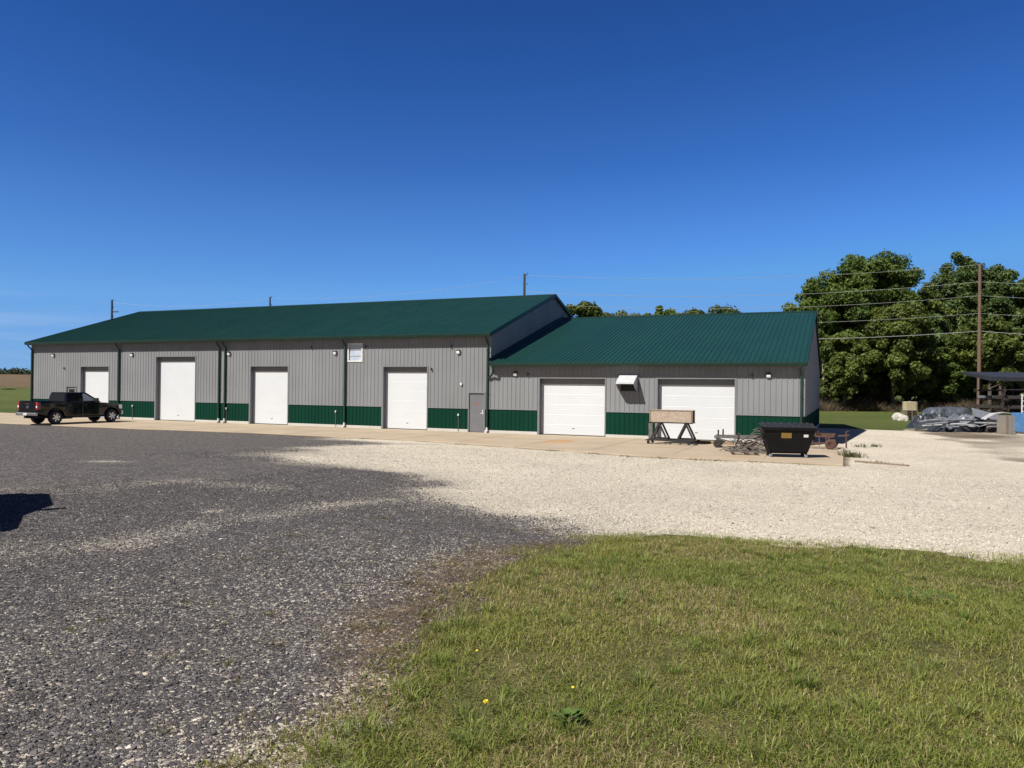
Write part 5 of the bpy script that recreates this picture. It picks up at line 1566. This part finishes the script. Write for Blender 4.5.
# ------------------------------------------------------------------ light, sky, camera
SUN = Vector((-.36, -.70, .90)).normalized()     # toward the sun
elev = math.asin(SUN.z)
w = bpy.data.worlds.new('World'); scene.world = w; w.use_nodes = True
nt = w.node_tree; nt.nodes.clear()
sky = nt.nodes.new('ShaderNodeTexSky'); sky.sky_type = 'NISHITA'; sky.sun_disc = False
sky.sun_elevation = elev; sky.sun_rotation = math.atan2(SUN.x, SUN.y)
sky.altitude = 150; sky.air_density = 1.0; sky.dust_density = .0; sky.ozone_density = 3.0
bg = nt.nodes.new('ShaderNodeBackground'); bg.inputs[1].default_value = .066
ow = nt.nodes.new('ShaderNodeOutputWorld')
# thin cirrus low over the left horizon
tc = nt.nodes.new('ShaderNodeTexCoord')
mp = nt.nodes.new('ShaderNodeMapping'); mp.inputs['Scale'].default_value = (2.2, 2.2, 34); nt.links.new(tc.outputs['Generated'], mp.inputs[0])
nz = nt.nodes.new('ShaderNodeTexNoise'); nz.inputs['Scale'].default_value = 2.2; nz.inputs['Detail'].default_value = 5; nt.links.new(mp.outputs[0], nz.inputs['Vector'])
sx = nt.nodes.new('ShaderNodeSeparateXYZ'); nt.links.new(tc.outputs['Generated'], sx.inputs[0])
lowm = ramp(nt, sx.outputs['Z'], [(0., .0), (.02, .8), (.06, .7), (.115, 0.)])
azm = ramp(nt, math_node(nt, 'MULTIPLY', sx.outputs['X'], -1.), [(.70, 0.), (.86, 1.)])
cl = math_node(nt, 'MULTIPLY', math_node(nt, 'MULTIPLY', ramp(nt, nz.outputs['Fac'], [(.42, 0.), (.72, 1.)]), lowm), azm)
# clear dry air: a deeper, steeper blue than the plain model, no glare patch round the sun
nrm_ = mix_col(nt, 1., sky.outputs[0], (.36 / 1.12, .68 / 3.28, 1.22 / 7.9), 'MULTIPLY')
cap = mix_col(nt, 1., nrm_, (1.08, 1.04, 1.0), 'DARKEN')
gm_ = nt.nodes.new('ShaderNodeGamma'); gm_.inputs[1].default_value = 1.42; nt.links.new(cap, gm_.inputs[0])
deep = mix_col(nt, 1., gm_.outputs[0], (.86, 3.2, 7.9), 'MULTIPLY')
hz = ramp(nt, sx.outputs['Z'], [(0., .75), (.05, .52), (.14, .20), (.28, .03), (.40, 0.)])
deep = mix_col(nt, hz, deep, (2.6, 4.6, 8.0))
sd_ = nt.nodes.new('ShaderNodeVectorMath'); sd_.operation = 'DOT_PRODUCT'; sd_.inputs[1].default_value = tuple(SUN); nt.links.new(tc.outputs['Generated'], sd_.inputs[0])
bw = nt.nodes.new('ShaderNodeRGBToBW'); nt.links.new(deep, bw.inputs[0])
deep = mix_col(nt, ramp(nt, sd_.outputs['Value'], [(.25, 0.), (.8, .9)]), deep, mix_col(nt, 1., bw.outputs[0], (1.15, 1.0, .95), 'MULTIPLY'))
skc = mix_col(nt, math_node(nt, 'MULTIPLY', cl, .5), deep, (5.0, 6.4, 8.4))
nt.links.new(skc, bg.inputs[0]); nt.links.new(bg.outputs[0], ow.inputs[0])

sl = bpy.data.lights.new('Sun', 'SUN'); sl.energy = 5.0; sl.angle = R(.53); sl.color = (1, .96, .89)
so = bpy.data.objects.new('Sun', sl); COL.objects.link(so)
so.rotation_euler = (-SUN).to_track_quat('-Z', 'Y').to_euler(); so.location = (-30, -60, 80)

cam = bpy.data.cameras.new('Camera'); cam.sensor_width = 36; cam.lens = FPX / 1024 * 36; cam.clip_start = .05; cam.clip_end = 6000
co = bpy.data.objects.new('Camera', cam); COL.objects.link(co)
rx = CR * math.cos(ROLL) + CU * math.sin(ROLL); ry = CU * math.cos(ROLL) - CR * math.sin(ROLL)
mt = Matrix((Vector(rx), Vector(ry), Vector(-CF))).transposed().to_4x4(); mt.translation = Vector(CAM)
co.matrix_world = mt
scene.camera = co
scene.view_settings.view_transform = 'Standard'; scene.view_settings.look = 'None'
scene.view_settings.exposure = .6; scene.view_settings.gamma = 1; scene.view_settings.use_curve_mapping = False
scene.cycles.diffuse_bounces = 1; scene.cycles.max_bounces = 6
scene.render.resolution_x = 1024; scene.render.resolution_y = 768
